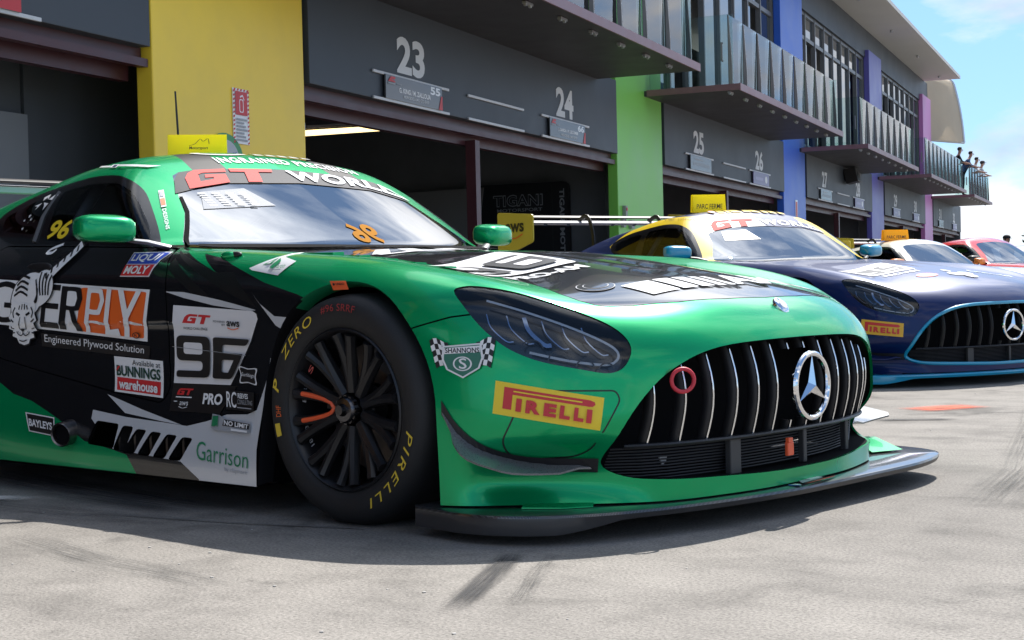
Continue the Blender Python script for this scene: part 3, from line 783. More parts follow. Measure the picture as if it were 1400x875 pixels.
def make_wheel(parent, x, side, hero):
    """side -1 right, +1 left; the rim is the part, the tyre and the rest its sub-parts"""
    Y = -.972; c = (x, Y, .335); ax = (0, -1, 0)
    def fin(name, bm, m, par, sm=35):
        o = bmobj(name, bm, m, par, smooth=sm)
        if side > 0:
            for v in o.data.vertices: v.co.y = -v.co.y
            o.data.flip_normals()
        return o
    bm = bmesh.new()
    lathe(bm, [(.224, -.03), (.236, -.008), (.238, -.004), (.233, .0), (.226, -.006), (.219, -.03), (.214, -.07), (.208, -.20), (.224, -.27), (.226, -.28), (.232, -.28)], c, ax, 64)
    for k in range(10):
        a0 = PI+2*PI*(k+.5)/10
        for s in (-1, 1):
            pts = []
            for t in np.linspace(0, 1, 8):
                r = .050+(.221-.050)*t
                a = a0+s*(.014+.118*max(0, (t-.22)/.78)**.85)
                dep = -.048+.034*t**1.4
                pts.append((x+r*math.cos(a), Y-dep, .335+r*math.sin(a)))
            tube(bm, pts, [.020, .020, .0190, .0180, .0170, .0160, .0155, .0175], 8, flat=(Vector((0, 1, 0)), 1.0))
    lathe(bm, [(.0, -.058), (.058, -.060), (.066, -.066), (.066, -.12), (.0, -.12)], c, ax, 32)
    rim = fin('wheel_rim', bm, M_RIM, parent)
    bm = bmesh.new()
    lathe(bm, [(.232, -.020), (.240, -.004), (.258, .004), (.285, .008), (.305, .004), (.321, -.008), (.331, -.026), (.3355, -.055), (.337, -.16), (.3355, -.26), (.331, -.29), (.321, -.305), (.28, -.318), (.24, -.308), (.232, -.29)], c, ax, 96)
    # slightly flattened where it meets the ground
    for v in bm.verts:
        if v.co.z < .012: v.co.z = .004+.3*max(v.co.z, 0)*.3
    fin('tyre', bm, M_RUB, rim, 50)
    bm = bmesh.new()
    lathe(bm, [(.0, .0), (.034, -.004), (.040, -.012), (.043, -.04), (.056, -.05), (.056, -.06)], c, ax, 24)
    for k in range(12):
        a = 2*PI*k/12; p = Vector((x+.036*math.cos(a), Y+.012, .335+.036*math.sin(a)))
        tube(bm, [p, p+Vector((0, .04, 0))], .0085, 6)
    tube(bm, [(x, Y+.002, .335), (x, Y-.014, .335)], [.019, .015], 16)
    fin('hub_nut', bm, M_HUB, rim)
    bm = bmesh.new(); lathe(bm, [(.07, -.135), (.19, -.135), (.19, -.165), (.07, -.165)], c, ax, 48, closed=True)
    for k in range(5): box(bm, (x-.13, Y+.15, .335+.001), (.09, .10, .02)) if k == 0 else None
    fin('brake_disc', bm, M_DISC, rim)
    bm = bmesh.new(); lathe(bm, [(.12, -.115), (.196, -.115), (.20, -.19), (.12, -.19)], c, ax, 16, closed=True, a0=PI*.75, a1=PI*1.25)
    fin('brake_caliper', bm, mat('caliper_grey', (.08, .08, .085), rough=.5), rim)
    if hero and side < 0 and x > -1:
        bm = bmesh.new()
        pts = []
        for t in np.linspace(-1, 1, 15):
            xx = -.068-.115*abs(t)**1.3; z = .040*math.copysign(min(1, abs(t)**.55), t)
            r = math.hypot(xx, z); tt = (r-.052)/(.167); pts.append((x+xx, Y+.048-.034*max(tt, 0)**1.4-.014, .335+z+.002))
        tube(bm, pts, .0075, 8); fin('orange_marker_loop', bm, mat('orange_enamel', (.75, .10, .03), rough=.4), rim)
        art = Art()
        def arc(txt, th0, th1, r0, r1, m, bold=.02, sp=1., shear=.25):
            V, F, lo, hi = text_mesh(txt, bold, shear, sp, 3); W = (V-lo)/(hi-lo); th = rad(th0)+(rad(th1)-rad(th0))*W[:, 0]; r = r0+(r1-r0)*W[:, 1]
            return np.stack([x+r*np.cos(th), Y-.004-.0055*np.sin(np.clip((r-.24)/.09, 0, 1)*PI), .335+r*np.sin(th)], 1), [f[::-1] for f in F], m
        pcs = [arc('PIRELLI', -10, -67, .273, .299, M_TYL, .0, 1.3), arc('ZERO', 149, 113, .273, .300, M_TYL, .0, 1.2), arc('P', 171, 163, .272, .300, M_TYL, .02),
               arc('#96 SRRF', 104, 76, .285, .308, mat('red_chalk', (.30, .03, .03), rough=.7), .0, 1.05, 0), arc('DHF', 186, 179, .262, .282, M_ORG, .0, 1., 0)]
        for V, F, m in pcs: meshobj('tyre_lettering', V, F, [m], rim)
        t = np.linspace(rad(190), rad(198), 5); V = np.concatenate([np.stack([x+r*np.cos(t), np.full(5, Y-.0102), .335+r*np.sin(t)], 1) for r in (.270, .292)])
        meshobj('tyre_lettering', V, [(i, i+1, i+6, i+5) for i in range(4)], [M_TYL], rim)
        # small stickers in the rim well and red stamp circle
        for th0, th1, txt, m in ((150, 128, 'SBI', M_PINK), (176, 158, 'BBS', M_GREY), (214, 196, '18x13', M_GREY), (236, 222, 'SC', M_PINK)):
            V, F, mm = arc(txt, th0, th1, .196, .212, m, .0, 1., 0); V[:, 1] = Y+.035
            meshobj('rim_sticker', V, F, [m], rim)
    return rim

def superell(bm, c, r, e=2.6, n=20, M=None):
    """rounded-box ellipsoid"""
    vs = bmesh.ops.create_uvsphere(bm, u_segments=n*2, v_segments=n, radius=1)['verts']
    for v in vs:
        d = v.co; k = (abs(d.x)**e+abs(d.y)**e+abs(d.z)**e)**(1/e); d = d/max(k, 1e-6)
        v.co = Vector((d.x*r[0], d.y*r[1], d.z*r[2]))
        if M: v.co = M @ v.co
        v.co += Vector(c)

def build_coupe(name, pal, hero=False, h=.02, star=True):
    root = empty(name)
    bm, lay = body_regions(hero, h)
    bm.verts.index_update()
    def region(nm, regs, mats_, parent=root, mirror='whole', off=0., sub=None):
        V, F, MI = take(bm, lay, [R_[r] for r in regs])
        if not len(F): return []
        N = norms(V)
        if off: V = V+N*off
        mi = [regs.index(REG[i-1]) for i in MI]
        if mirror == 'whole':
            V2, F2, mi2 = with_mirror(V, F, mi); return [meshobj(nm, V2, F2, mats_, parent, smooth=True, mi=mi2, normals=norms(V2) if not off else None)]
        a = meshobj(nm, V, F, mats_, parent, smooth=True, mi=mi, normals=N if not off else None)
        b = meshobj(nm, V*np.array([1, -1, 1]), [f[::-1] for f in F], mats_, parent, smooth=True, mi=mi, normals=N*np.array([1, -1, 1]) if not off else None)
        return [a, b]
    P = pal
    regs = ['body', 'black', 'white', 'facet', 'green_low', 'painted_glint', 'slash', 'roof_black', 'roof', 'rail']
    body = region('body_shell', regs, [P['body'], P['side'], P['white'], P['facet'], P['body'], P['painted_glint'], P['slash'], P['slash'], P['roof'], P.get('rail', P['body'])])[0]
    hood = region('hood', ['hood'], [P['hood']])[0]
    bump = region('front_bumper', ['bumper'], [P['bumper']])[0]
    doors = region('door', ['door'], [P['side']], mirror='pair')
    surr = region('window_surround', ['surround'], [mat('window_black', (.006, .006, .007), rough=.18)], mirror='pair')
    sg = region('side_window', ['side_glass'], [M_GL_S], mirror='pair')
    qg = region('quarter_window', ['quarter_glass'], [glass_mat('quarter_glass_dark', (.05, .05, .055))], mirror='pair')
    ws = region('windscreen', ['windscreen'], [M_GL_W])[0]
    # dark inner skin just behind the panels (closes the shut lines)
    V, F, MI = take(bm, lay, [R_[r] for r in REG if r not in ('windscreen', 'side_glass', 'quarter_glass')]+[-1])
    keep = []
    for f in bm.faces:
        pass
    hole = {}
    def in_open(c):
        return inside((c[0], c[2]), arch(0, .372)) and c[1] < -.5 or inside((c[0], c[2]), arch(-2.665, .385)) and c[1] < -.5 or (inside((c[1], c[2]), O_GRILLE) and c[0] > .3) or (c[0] > .2 and inside((c[0]*.66+c[1]*.751, c[2]), O_HEAD)) or (hero and c[1] < -.5 and any(inside((c[0], c[2]), s) for s in O_SLOTS))
    F2 = [f for f in F if not in_open(V[f].mean(0))]
    Vi = V-norms(V)*.010; Vm, Fm, _ = with_mirror(Vi, F2, [0]*len(F2))
    meshobj('inner_shell', Vm, Fm, [M_INNER], root, smooth=True)
    bm.free()
    # ---- wheel arches: rolled lip then black liner
    for cx, r in ((0, .372), (-2.665, .385)):
        A = arch(cx, r); A = [p for p in A if p[1] >= .075] if 0 else A[:31]
        A = [(A[0][0]+.008, .09)]+A+[(A[-1][0]-.008, .09)]
        L = loop_pts(A, SIDE_FR)
        def inw(dy, k): return lambda p: np.array([cx+(p[0]-cx)*k, p[1]+dy, .335+(p[2]-.335)*k])
        lp = skirt('wheel_arch_lip', L, [inw(.006, .985), inw(.05, .955)], [P['lip'], M_INNER], root, closed=False)
        for p in [q for l_ in lp for q in l_.data.polygons]:
            if p.center.x < cx-.20: p.material_index = 1
        skirt('wheel_arch_liner', np.array([inw(.05, .955)(p) for p in L]), [inw(.06, 1.06), inw(.42, 1.06)], [M_INNER], root, closed=False)
    # ---- grille
    half = O_GRILLE; full = half[1:-1]; G = [(-a, b) for a, b in full[::-1]]; ring = [(a, b) for a, b in full]+G
    L = loop_pts(ring, FRONT_FR)
    skirt('grille_surround', L, [(-.010, 0, .0), (-.16, 0, 0)], [P['grille_edge'], M_INNER], root, mirror=False, mi=[0, 1])
    if 'grille_ring' in P:
        bmg = bmesh.new(); tube(bmg, [tuple(p) for p in L], .011, 6, closed=True); bmobj('grille_outline', bmg, P['grille_ring'], root, smooth=60)
    bmg = bmesh.new()
    prism(bmg, [(a*.995, b) for a, b in ring], (.62, 0, 0), (0, 1, 0), (0, 0, 1), (.004, 0, 0)); bmobj('grille_backing', bmg, M_INNER, root)
    def gx(y, z): return float(NOSE(np.array([abs(y)]), np.array([z]))[0])
    bmg = bmesh.new()
    pts = [(gx(y, .24)-.045, y, .238) for y in np.linspace(-.655, .655, 25)]
    tube(bmg, pts, .011, 8, flat=(Vector((0, 0, 1)), .6)); bmobj('grille_crossbar', bmg, M_BLACK, root)
    slats = np.linspace(-.60, .60, 14) if hero else np.linspace(-.60, .60, 14)
    smat = P['slat']
    def gtop(y): 
        ay = abs(y); ys = [.0, .195, .353, .455, .535, .605, .665, .705]; zs = [.513, .511, .504, .488, .46, .418, .355, .29]; return float(np.interp(ay, ys, zs))
    for y in slats:
        for z0, z1 in (((.242, gtop(y)-.004),) if abs(y+(.026 if hero else 0)) > .10 else ((.242, .268), (.476, gtop(y)-.004))):
            if abs(y) < .03: continue
            bmg = bmesh.new(); pts = []
            for t in np.linspace(0, 1, 9):
                z = z0+(z1-z0)*t; bow = math.sin(PI*np.clip((z-.23)/.29, 0, 1))
                pts.append((gx(y, z)-.050+.022*bow, y, z))
            tube(bmg, pts, .0025, 8, flat=(Vector((1, 0, 0)), 1.5)); sl = bmobj('grille_slat', bmg, smat, root, smooth=60)
            bmg = bmesh.new(); tube(bmg, [(p[0]-.020, p[1], p[2]) for p in pts], .0052, 8, flat=(Vector((1, 0, 0)), 3.2)); bmobj('slat_blade', bmg, M_BLACK, sl, smooth=60)
    # radiator duct behind the lower opening: fins and a support
    bmg = bmesh.new()
    for k in range(11):
        z = .143+.0085*k; tube(bmg, [(gx(y, z)-.075, y, z) for y in np.linspace(-.66, .66, 19)], .0022, 4)
    bmobj('radiator_fins', bmg, mat('fin_grey', (.035, .036, .04), rough=.6), root)
    for y in (-.30, .05, .38):
        bmg = bmesh.new(); box(bmg, (gx(y, .18)-.052, y, .185), (.02, .055 if y < 0 else .02, .105), bev=.003); bmobj('duct_support', bmg, mat('duct_grey', (.03, .031, .034), rough=.5), root)
    if star:
        # three-pointed star badge in a ring
        c = Vector((gx(0, .365)+.014, -.026 if hero else 0, .369)); bmg = bmesh.new()
        ringp = [(c.x, c.y+.094*math.cos(a), c.z+.094*math.sin(a)) for a in np.linspace(0, 2*PI, 49)[:-1]]
        tube(bmg, ringp, .0090, 10, closed=True, flat=(Vector((1, 0, 0)), 1.2))
        for k in range(3):
            a = PI/2+2*PI*k/3; d = Vector((0, math.cos(a), math.sin(a))); s = Vector((0, -math.sin(a), math.cos(a)))
            o0 = bmg.verts.new(c+Vector((.016, 0, 0))); tip = bmg.verts.new(c+d*.090+Vector((.004, 0, 0)))
            m1 = bmg.verts.new(c+(d*.5+s*.87)*.020); m2 = bmg.verts.new(c+(d*.5-s*.87)*.020)
            bk = bmg.verts.new(c-Vector((.006, 0, 0)))
            for q in ((o0, m1, tip), (o0, tip, m2), (bk, tip, m1), (bk, m2, tip)): bmg.faces.new(q)
        e = bmobj('star_emblem', bmg, M_CHROME, root, smooth=30)
    # ---- headlamps
    for s in (-1, 1):
        L = loop_pts(O_HEAD, DIAG_FR)
        # lens: fan of rings across the opening, following the body
        ctr = np.mean(np.array(O_HEAD), 0); n = len(O_HEAD); rows = [np.array([ctr])]
        V = []; F = []
        for k in range(1, 7):
            rows.append(ctr+(np.array(O_HEAD)-ctr)*k/6)
        allp = np.concatenate(rows); Lp = loop_pts(allp, DIAG_FR); N = norms(Lp)
        F = [(0, 1+i, 1+(i+1) % n) for i in range(n)]
        for k in range(5):
            for i in range(n): F.append((1+k*n+i, 1+(k+1)*n+i, 1+(k+1)*n+(i+1) % n, 1+k*n+(i+1) % n))
        sg_ = np.array([1, s*-1., 1]) if s > 0 else np.array([1, 1., 1])
        fl = (lambda f: f[::-1]) if s > 0 else (lambda f: f)
        # make sure of the winding
        a, b, c_ = Lp[F[0][0]], Lp[F[0][1]], Lp[F[0][2]]
        if np.dot(np.cross(b-a, c_-a), N[0]) < 0: F = [f[::-1] for f in F]
        hl = meshobj('headlight', (Lp-N*.003)*sg_, [fl(f) for f in F], [M_LENS], root, smooth=True, normals=N*sg_)
        dep = -.045
        bucket = (Lp-N*(.045))*sg_
        meshobj('lamp_bucket', bucket, [fl(f) for f in F], [mat('lamp_black', (.006, .007, .010), rough=.25, coat=.5)], hl, smooth=True)
        k0 = 1+5*n
        rim = [Lp[k0+i]-N[k0+i]*.001 for i in range(n)]; rim = np.array(rim); Nr = N[k0:k0+n]
        V = np.concatenate([rim, rim-Nr*.012, rim-Nr*.05]); Fq = []
        for r in range(2):
            for i in range(n): Fq.append((r*n+i, r*n+(i+1) % n, (r+1)*n+(i+1) % n, (r+1)*n+i))
        meshobj('lamp_gasket', V*sg_, [fl(f) for f in Fq], [M_BLACK], hl, smooth=True)
        def lamp_art(nm, polys, m, base):
            art = Art()
            for p in polys: art.poly(p, m)
            o = body_art(nm, art, DIAG_FR, [(0, 1), (1, 1), (1, 0), (0, 0)], hl, base=base, dice=.04)
            if s > 0:
                for v in o.data.vertices: v.co.y = -v.co.y
                o.data.flip_normals()
        D = lambda *q: [_dg(p) for p in q]
        # light guide: long upper blade turning round the inner end and back along the bottom
        lamp_art('daylight_blade', [stroke(catmull(D((.455, -.85, .656), (.56, -.79, .618), (.66, -.73, .575), (.745, -.69, .532), (.783, -.68, .503), (.785, -.69, .478), (.76, -.715, .468), (.68, -.78, .482), (.60, -.845, .505)), 5), .007)], mat('lamp_guide', (.66, .70, .76), rough=.3, coat=.3), -.022)
        lamp_art('projector', [stroke(catmull(D((a, -.9+.95*(a-.5), z+.06), (a+.012, -.9+.95*(a-.5), z+.02), (a+.045, -.9+.95*(a-.5)+.02, z-.02), (a+.065, -.9+.95*(a-.5)+.03, z-.022)), 4), .0034 if i != 2 else .012) for i, (a, z) in enumerate(((.50, .56), (.54, .555), (.575, .55), (.61, .54), (.65, .53), (.69, .52)))], mat('lamp_reflector', (.34, .40, .52), rough=.15, metal=.9), -.032)
        lamp_art('lamp_chamber', [stroke(catmull([(cx_+r_*math.cos(t), cz_+r_*math.sin(t)) for t in np.linspace(.2, 3.0, 7)], 3), .004) for cx_, cz_, r_ in ((-.23, .51, .03), (-.16, .478, .03), (-.09, .458, .026), (-.03, .45, .022))], mat('lamp_grey', (.05, .05, .055), rough=.4), -.02)
    # ---- splitter
    out = [(.30, -.985), (.40, -1.0), (.50, -1.012), (.60, -.995), (.71, -.935), (.82, -.80), (.905, -.60), (.968, -.35), (1.002, -.12), (1.010, 0)]
    out = catmull(out, 4); outl = out+([(x, -y) for x, y in out[::-1][1:]] if not hero else catmull([(1.010, 0), (1.016, .12), (1.022, .35), (1.022, .60), (.990, .80), (.93, .93), (.80, .995), (.62, 1.01), (.45, 1.0), (.30, .985)], 4)[1:])
    bms = bmesh.new(); n = len(outl); ztop = .083
    def depth(i):
        x, y = outl[i]; return .024 if y > -.75 else .024+.032*min(1, max(0, (-y-.75)/.15))
    rows = [[(x-.10*(x-.2), y*.90, ztop) for x, y in outl], [(x-.012, y*.989, ztop) for x, y in outl], [(x-.002, y*.998, ztop-.003) for x, y in outl], [(x, y, ztop-.010) for x, y in outl], [(x-.006, y*.996, ztop-depth(i)) for i, (x, y) in enumerate(outl)], [(x-.10*(x-.2), y*.9, ztop-depth(i)) for i, (x, y) in enumerate(outl)]]
    RV = [[bms.verts.new(p) for p in r] for r in rows]
    for a, b in zip(RV, RV[1:]):
        for i in range(n-1):
            f = bms.faces.new((a[i], a[i+1], b[i+1], b[i])); f.material_index = 0 if RV.index(a) < 3 else 1
    f = bms.faces.new([v for v in RV[0]]); f.material_index = 0
    spl = bmobj('splitter', bms, [P['splitter'], P['splitter_edge']], root, smooth=30)
    # ramps at the splitter ends and dive planes
    for s in (-1, 1):
        b2 = bmesh.new()
        tri = [(.54, -.80), (.60, -.885), (.69, -.83), (.745, -.76), (.70, -.70)]
        top = [(.54, -.80, .093), (.60, -.885, .0885), (.69, -.83, .0875), (.745, -.76, .0875), (.70, -.70, .094)]
        lo = [b2.verts.new((x, -s*y if s > 0 else y, .084)) for x, y in tri] if 0 else [b2.verts.new((x, y*-s, .0845)) for x, y in tri]
        hi = [b2.verts.new((x, y*-s, z)) for x, y, z in top]
        for i in range(5): b2.faces.new((lo[i], lo[(i+1) % 5], hi[(i+1) % 5], hi[i]))
        b2.faces.new(hi); b2.faces.new(lo)
        if hero and s > 0:
            b2.free(); b2 = bmesh.new(); q = [b2.verts.new(p) for p in ((.80, .71, .090), (.845, .845, .089), (.72, .88, .126), (.69, .78, .13), (.65, .88, .089))]
            for f in ((0, 1, 2), (0, 2, 3), (1, 4, 2), (2, 4, 3)): b2.faces.new([q[i] for i in f])
        bmobj('splitter_ramp', b2, P['bumper'], root)
        base = loop_pts([_dg(p) for p in catmull([(.388, -.962, .345), (.435, -.949, .278), (.494, -.914, .225), (.585, -.839, .192), (.734, -.718, .182)], 4)], DIAG_FR)
        N = norms(base); n = len(base); b2 = bmesh.new(); rows = []
        flg = loop_pts([(b[0]*.66+b[1]*.751, b[2]+.030) for b in base], DIAG_FR); flg = flg+norms(flg)*.004
        base = base-N*.012
        for k, (w, dz) in enumerate(((0, .012), (1, .0), (1, -.005), (0, -.012))):
            row = []
            for i in range(n):
                t = i/(n-1); prof = np.interp(t, [0, .18, .66, .84, 1], [.015, .03, .175, .085, .01]); dirn = np.array([N[i][0], N[i][1], 0]); dirn /= np.linalg.norm(dirn)
                if hero and s > 0: prof *= 1.25; dirn = dirn*np.array([1.5, .8, 0])
                p = base[i]+dirn*prof*w+np.array([0, 0, dz-(.012*w if prof > .05 else 0)]); row.append(b2.verts.new((p[0], p[1]*-s, p[2])))
            rows.append(row)
        for a, b in zip(rows, rows[1:]):
            for i in range(n-1): b2.faces.new((a[i], a[i+1], b[i+1], b[i]))
        dp = bmobj('dive_plane', b2, [P['dive']], root, smooth=30)
        b2 = bmesh.new(); V = []
        for i in range(n):
            for dz in (.046, -.010): 
                p = (flg[i] if dz > 0 else base[i]+N[i]*.0155+np.array([0, 0, dz])); V.append(b2.verts.new((p[0], p[1]*-s, p[2])))
        for i in range(n-1): b2.faces.new((V[2*i], V[2*i+1], V[2*i+3], V[2*i+2]))
        bmobj('mounting_flange', b2, [M_BLACK], dp)
    # ---- mirrors
    for s in (-1, 1):
        b2 = bmesh.new(); superell(b2, (-1.14, s*.985, .912), (.064, .100, .046), 3.8, 14, Matrix.Rotation(s*rad(14), 3, 'Z'))
        for v in b2.verts:
            if v.co.x > -1.14: v.co.z += -.25*(v.co.x+1.14)*.6
        mh = bmobj('mirror_housing', b2, [P['mirror']], root, smooth=50)
        b2 = bmesh.new(); pr = [(-1.115, s*.93, .872), (-1.10, s*.90, .868), (-1.07, s*.865, .862), (-1.03, s*.80, .842)]
        tube(b2, pr, [.012, .016, .018, .02], 8, flat=(Vector((0, 0, 1)), .5)); bmobj('mirror_arm', b2, [P['arm']], mh, smooth=50)
    # ---- wheels
    for x in (0, -2.665):
        for s in (-1, 1): make_wheel(root, x, s, hero)
    # ---- floor and cockpit
    b2 = bmesh.new(); prism(b2, [(.70, -.45), (.48, -.62), (.40, -.62), (-.45, -.62), (-.5, -.92), (-2.2, -.92), (-2.3, -.62), (-3.2, -.62), (-3.6, -.85), (-3.6, .85), (-3.2, .62), (-2.3, .62), (-2.2, .92), (-.5, .92), (-.45, .62), (.40, .62), (.48, .62), (.70, .45)], (0, 0, .070), (1, 0, 0), (0, 1, 0), (0, 0, .03)); bmobj('floor_pan', b2, M_INNER, root)
    b2 = bmesh.new()
    dsh = [(-.86, .80), (-1.02, .835), (-1.22, .815), (-1.30, .70), (-1.30, .45), (-.86, .45)]
    prism(b2, dsh, (0, -.70, 0), (1, 0, 0), (0, 0, 1), (0, 1.40, 0)); bmobj('dashboard', b2, mat('dash_black', (.015, .015, .017), rough=.85), root)
    b2 = bmesh.new()
    for y in (-.38,):
        prism(b2, [(-1.98, .30), (-1.55, .30), (-1.50, .42), (-1.86, .46), (-2.05, .98), (-2.14, 1.0), (-2.16, .9)], (0, y-.24, 0), (1, 0, 0), (0, 0, 1), (0, .48, 0))
    for dy in (-.24, .20): prism(b2, [(-2.13, .80), (-1.95, .80), (-1.93, 1.02), (-2.14, 1.03)], (0, -.38+dy, 0), (1, 0, 0), (0, 0, 1), (0, .04, 0))
    bmobj('race_seat', b2, M_SEAT, root)
    b2 = bmesh.new()
    for s in (-1, 1):
        tube(b2, catmull([(-1.0, s*.72, .60), (-1.10, s*.70, .86), (-1.42, s*.55, 1.10), (-1.80, s*.52, 1.16)], 5), .022, 8)
        tube(b2, [(-1.80, s*.52, 1.16), (-1.85, s*.68, .9), (-1.86, s*.74, .4)], .022, 8)
        tube(b2, [(-1.1, s*.72, .62), (-1.86, s*.74, .50)], .02, 8); tube(b2, [(-1.1, s*.72, .42), (-1.86, s*.74, .70)], .02, 8)
        tube(b2, [(-1.80, s*.52, 1.16), (-2.7, s*.45, .7)], .022, 8)
    tube(b2, [(-1.80, -.52, 1.16), (-1.80, .52, 1.16)], .022, 8); tube(b2, [(-1.42, -.55, 1.10), (-1.42, .55, 1.10)], .02, 8); tube(b2, [(-1.80, -.52, 1.16), (-1.86, .74, .45)], .02, 8); tube(b2, [(-1.85, -.68, .88), (-1.85, .68, .88)], .02, 8)
    bmobj('roll_cage', b2, M_CAGE, root, smooth=50)
    b2 = bmesh.new(); tube(b2, [(-1.42, -.38+.15*math.cos(a), .78+.15*math.sin(a)) for a in np.linspace(0, 2*PI, 25)[:-1]], .014, 8, closed=True); bmobj('steering_wheel', b2, M_BLACK, root, smooth=50)
    # ---- rear wing
    b2 = bmesh.new(); sec = [(.0, .0), (.06, .022), (.16, .026), (.28, .012), (.36, .034), (.30, -.002), (.16, -.012), (.05, -.012)]
    prism(b2, [(-3.42-a, 1.222+b) for a, b in sec], (0, -.93, 0), (1, 0, 0), (0, 0, 1), (0, 1.86, 0)); wing = bmobj('rear_wing', b2, [P['wing']], root, smooth=30)
    b2 = bmesh.new(); prism(b2, [(-3.74-a*.35, 1.288+b*.6) for a, b in sec], (0, -.93, 0), (1, 0, 0), (0, 0, 1), (0, 1.86, 0)); bmobj('wing_flap', b2, [P['flap']], wing, smooth=30)
    for s in (-1, 1):
        b2 = bmesh.new(); prism(b2, round_poly([(-3.36, 1.06), (-3.36, 1.29), (-3.90, 1.33), (-3.90, 1.00), (-3.6, 1.00)], .03), (0, s*.935-.006, 0), (1, 0, 0), (0, 0, 1), (0, .012, 0)); bmobj('wing_endplate', b2, [P['endplate']], wing)
        b2 = bmesh.new(); tube(b2, catmull([(-3.30, s*.38, .86), (-3.28, s*.38, 1.10), (-3.36, s*.38, 1.27), (-3.50, s*.38, 1.24)], 4), .022, 6, flat=(Vector((0, 1, 0)), .4)); bmobj('wing_strut', b2, [M_BLACK], wing, smooth=40)
    return root, dict(body=body, hood=hood, bumper=bump, doors=doors, screen=ws, surround=surr, side_window=sg, quarter=qg, splitter=spl, wing=wing)
# ---------------------------------------------------------------- the pit lane: ground, pit building
BYAW = rad(108.043)
BM = Matrix.Rotation(BYAW, 4, 'Z')            # building frame: x along the front, y into the building, z up
WALL = 6.02
def concrete_ground():
    m = bpy.data.materials.new('worn_concrete'); m.use_nodes = True; t = m.node_tree; b = t.nodes['Principled BSDF']
    c = _n(t, 'ShaderNodeTexCoord'); L = t.links.new
    def noise(sc, det, rough=.6, dist=0., vec=None):
        n = _n(t, 'ShaderNodeTexNoise'); n.inputs['Scale'].default_value = sc; n.inputs['Detail'].default_value = det; n.inputs['Roughness'].default_value = rough; n.inputs['Distortion'].default_value = dist
        L((vec or c.outputs['Object']), n.inputs['Vector']); return n
    def ramp(src, *st):
        r = _n(t, 'ShaderNodeValToRGB'); e = r.color_ramp.elements
        while len(e) < len(st): e.new(.5)
        for k, (p, v) in zip(e, st): k.position = p; k.color = (*v, 1) if isinstance(v, tuple) else (v, v, v, 1)
        L(src, r.inputs['Fac']); return r
    def mul(a, bb, fac=1.):
        x = _n(t, 'ShaderNodeMixRGB', blend_type='MULTIPLY'); x.inputs['Fac'].default_value = fac; L(a, x.inputs['Color1']); L(bb, x.inputs['Color2']); return x
    big = noise(.35, 6, .62, .6); mid = noise(3.2, 8, .68, .2); fine = noise(120, 3, .72); vor = _n(t, 'ShaderNodeTexVoronoi'); vor.inputs['Scale'].default_value = 150; L(c.outputs['Object'], vor.inputs['Vector'])
    base = ramp(big.outputs['Fac'], (.28, (.165, .152, .136)), (.55, (.238, .221, .199)), (.75, (.272, .252, .228)))
    m1 = ramp(mid.outputs['Fac'], (.28, .62), (.50, .97), (.75, 1.12))
    m2 = ramp(fine.outputs['Fac'], (.30, .52), (.50, 1.), (.72, 1.40))
    m3 = ramp(vor.outputs['Distance'], (.0, .80), (.35, 1.04))
    st = noise(1.7, 5, .55, 1.2); m4 = ramp(st.outputs['Fac'], (.30, .55), (.40, .95), (.6, 1.))
    x = mul(base.outputs[0], m1.outputs[0]); x = mul(x.outputs[0], m4.outputs[0]); x = mul(x.outputs[0], m2.outputs[0]); x = mul(x.outputs[0], m3.outputs[0])
    # broom-dragged tyre grime along the lane
    mp = _n(t, 'ShaderNodeMapping'); mp.inputs['Rotation'].default_value = (0, 0, -BYAW); mp.inputs['Scale'].default_value = (.25, 3.0, 1); L(c.outputs['Object'], mp.inputs['Vector'])
    gr = noise(1.1, 7, .66, .3, mp.outputs[0]); g2 = ramp(gr.outputs['Fac'], (.36, .84), (.58, 1.0)); x = mul(x.outputs[0], g2.outputs[0])
    L(x.outputs[0], b.inputs['Base Color']); b.inputs['Roughness'].default_value = .86; b.inputs['Specular IOR Level'].default_value = .3
    bp = _n(t, 'ShaderNodeBump'); bp.inputs['Strength'].default_value = .55; bp.inputs['Distance'].default_value = .004; L(fine.outputs['Fac'], bp.inputs['Height']); L(bp.outputs[0], b.inputs['Normal'])
    return m
bm = bmesh.new(); q = [bm.verts.new(p) for p in ((-900, -600, 0), (900, -600, 0), (900, 1500, 0), (-900, 1500, 0))]; bm.faces.new(q)
tag(bmobj('ground', bm, concrete_ground()), kind='structure')

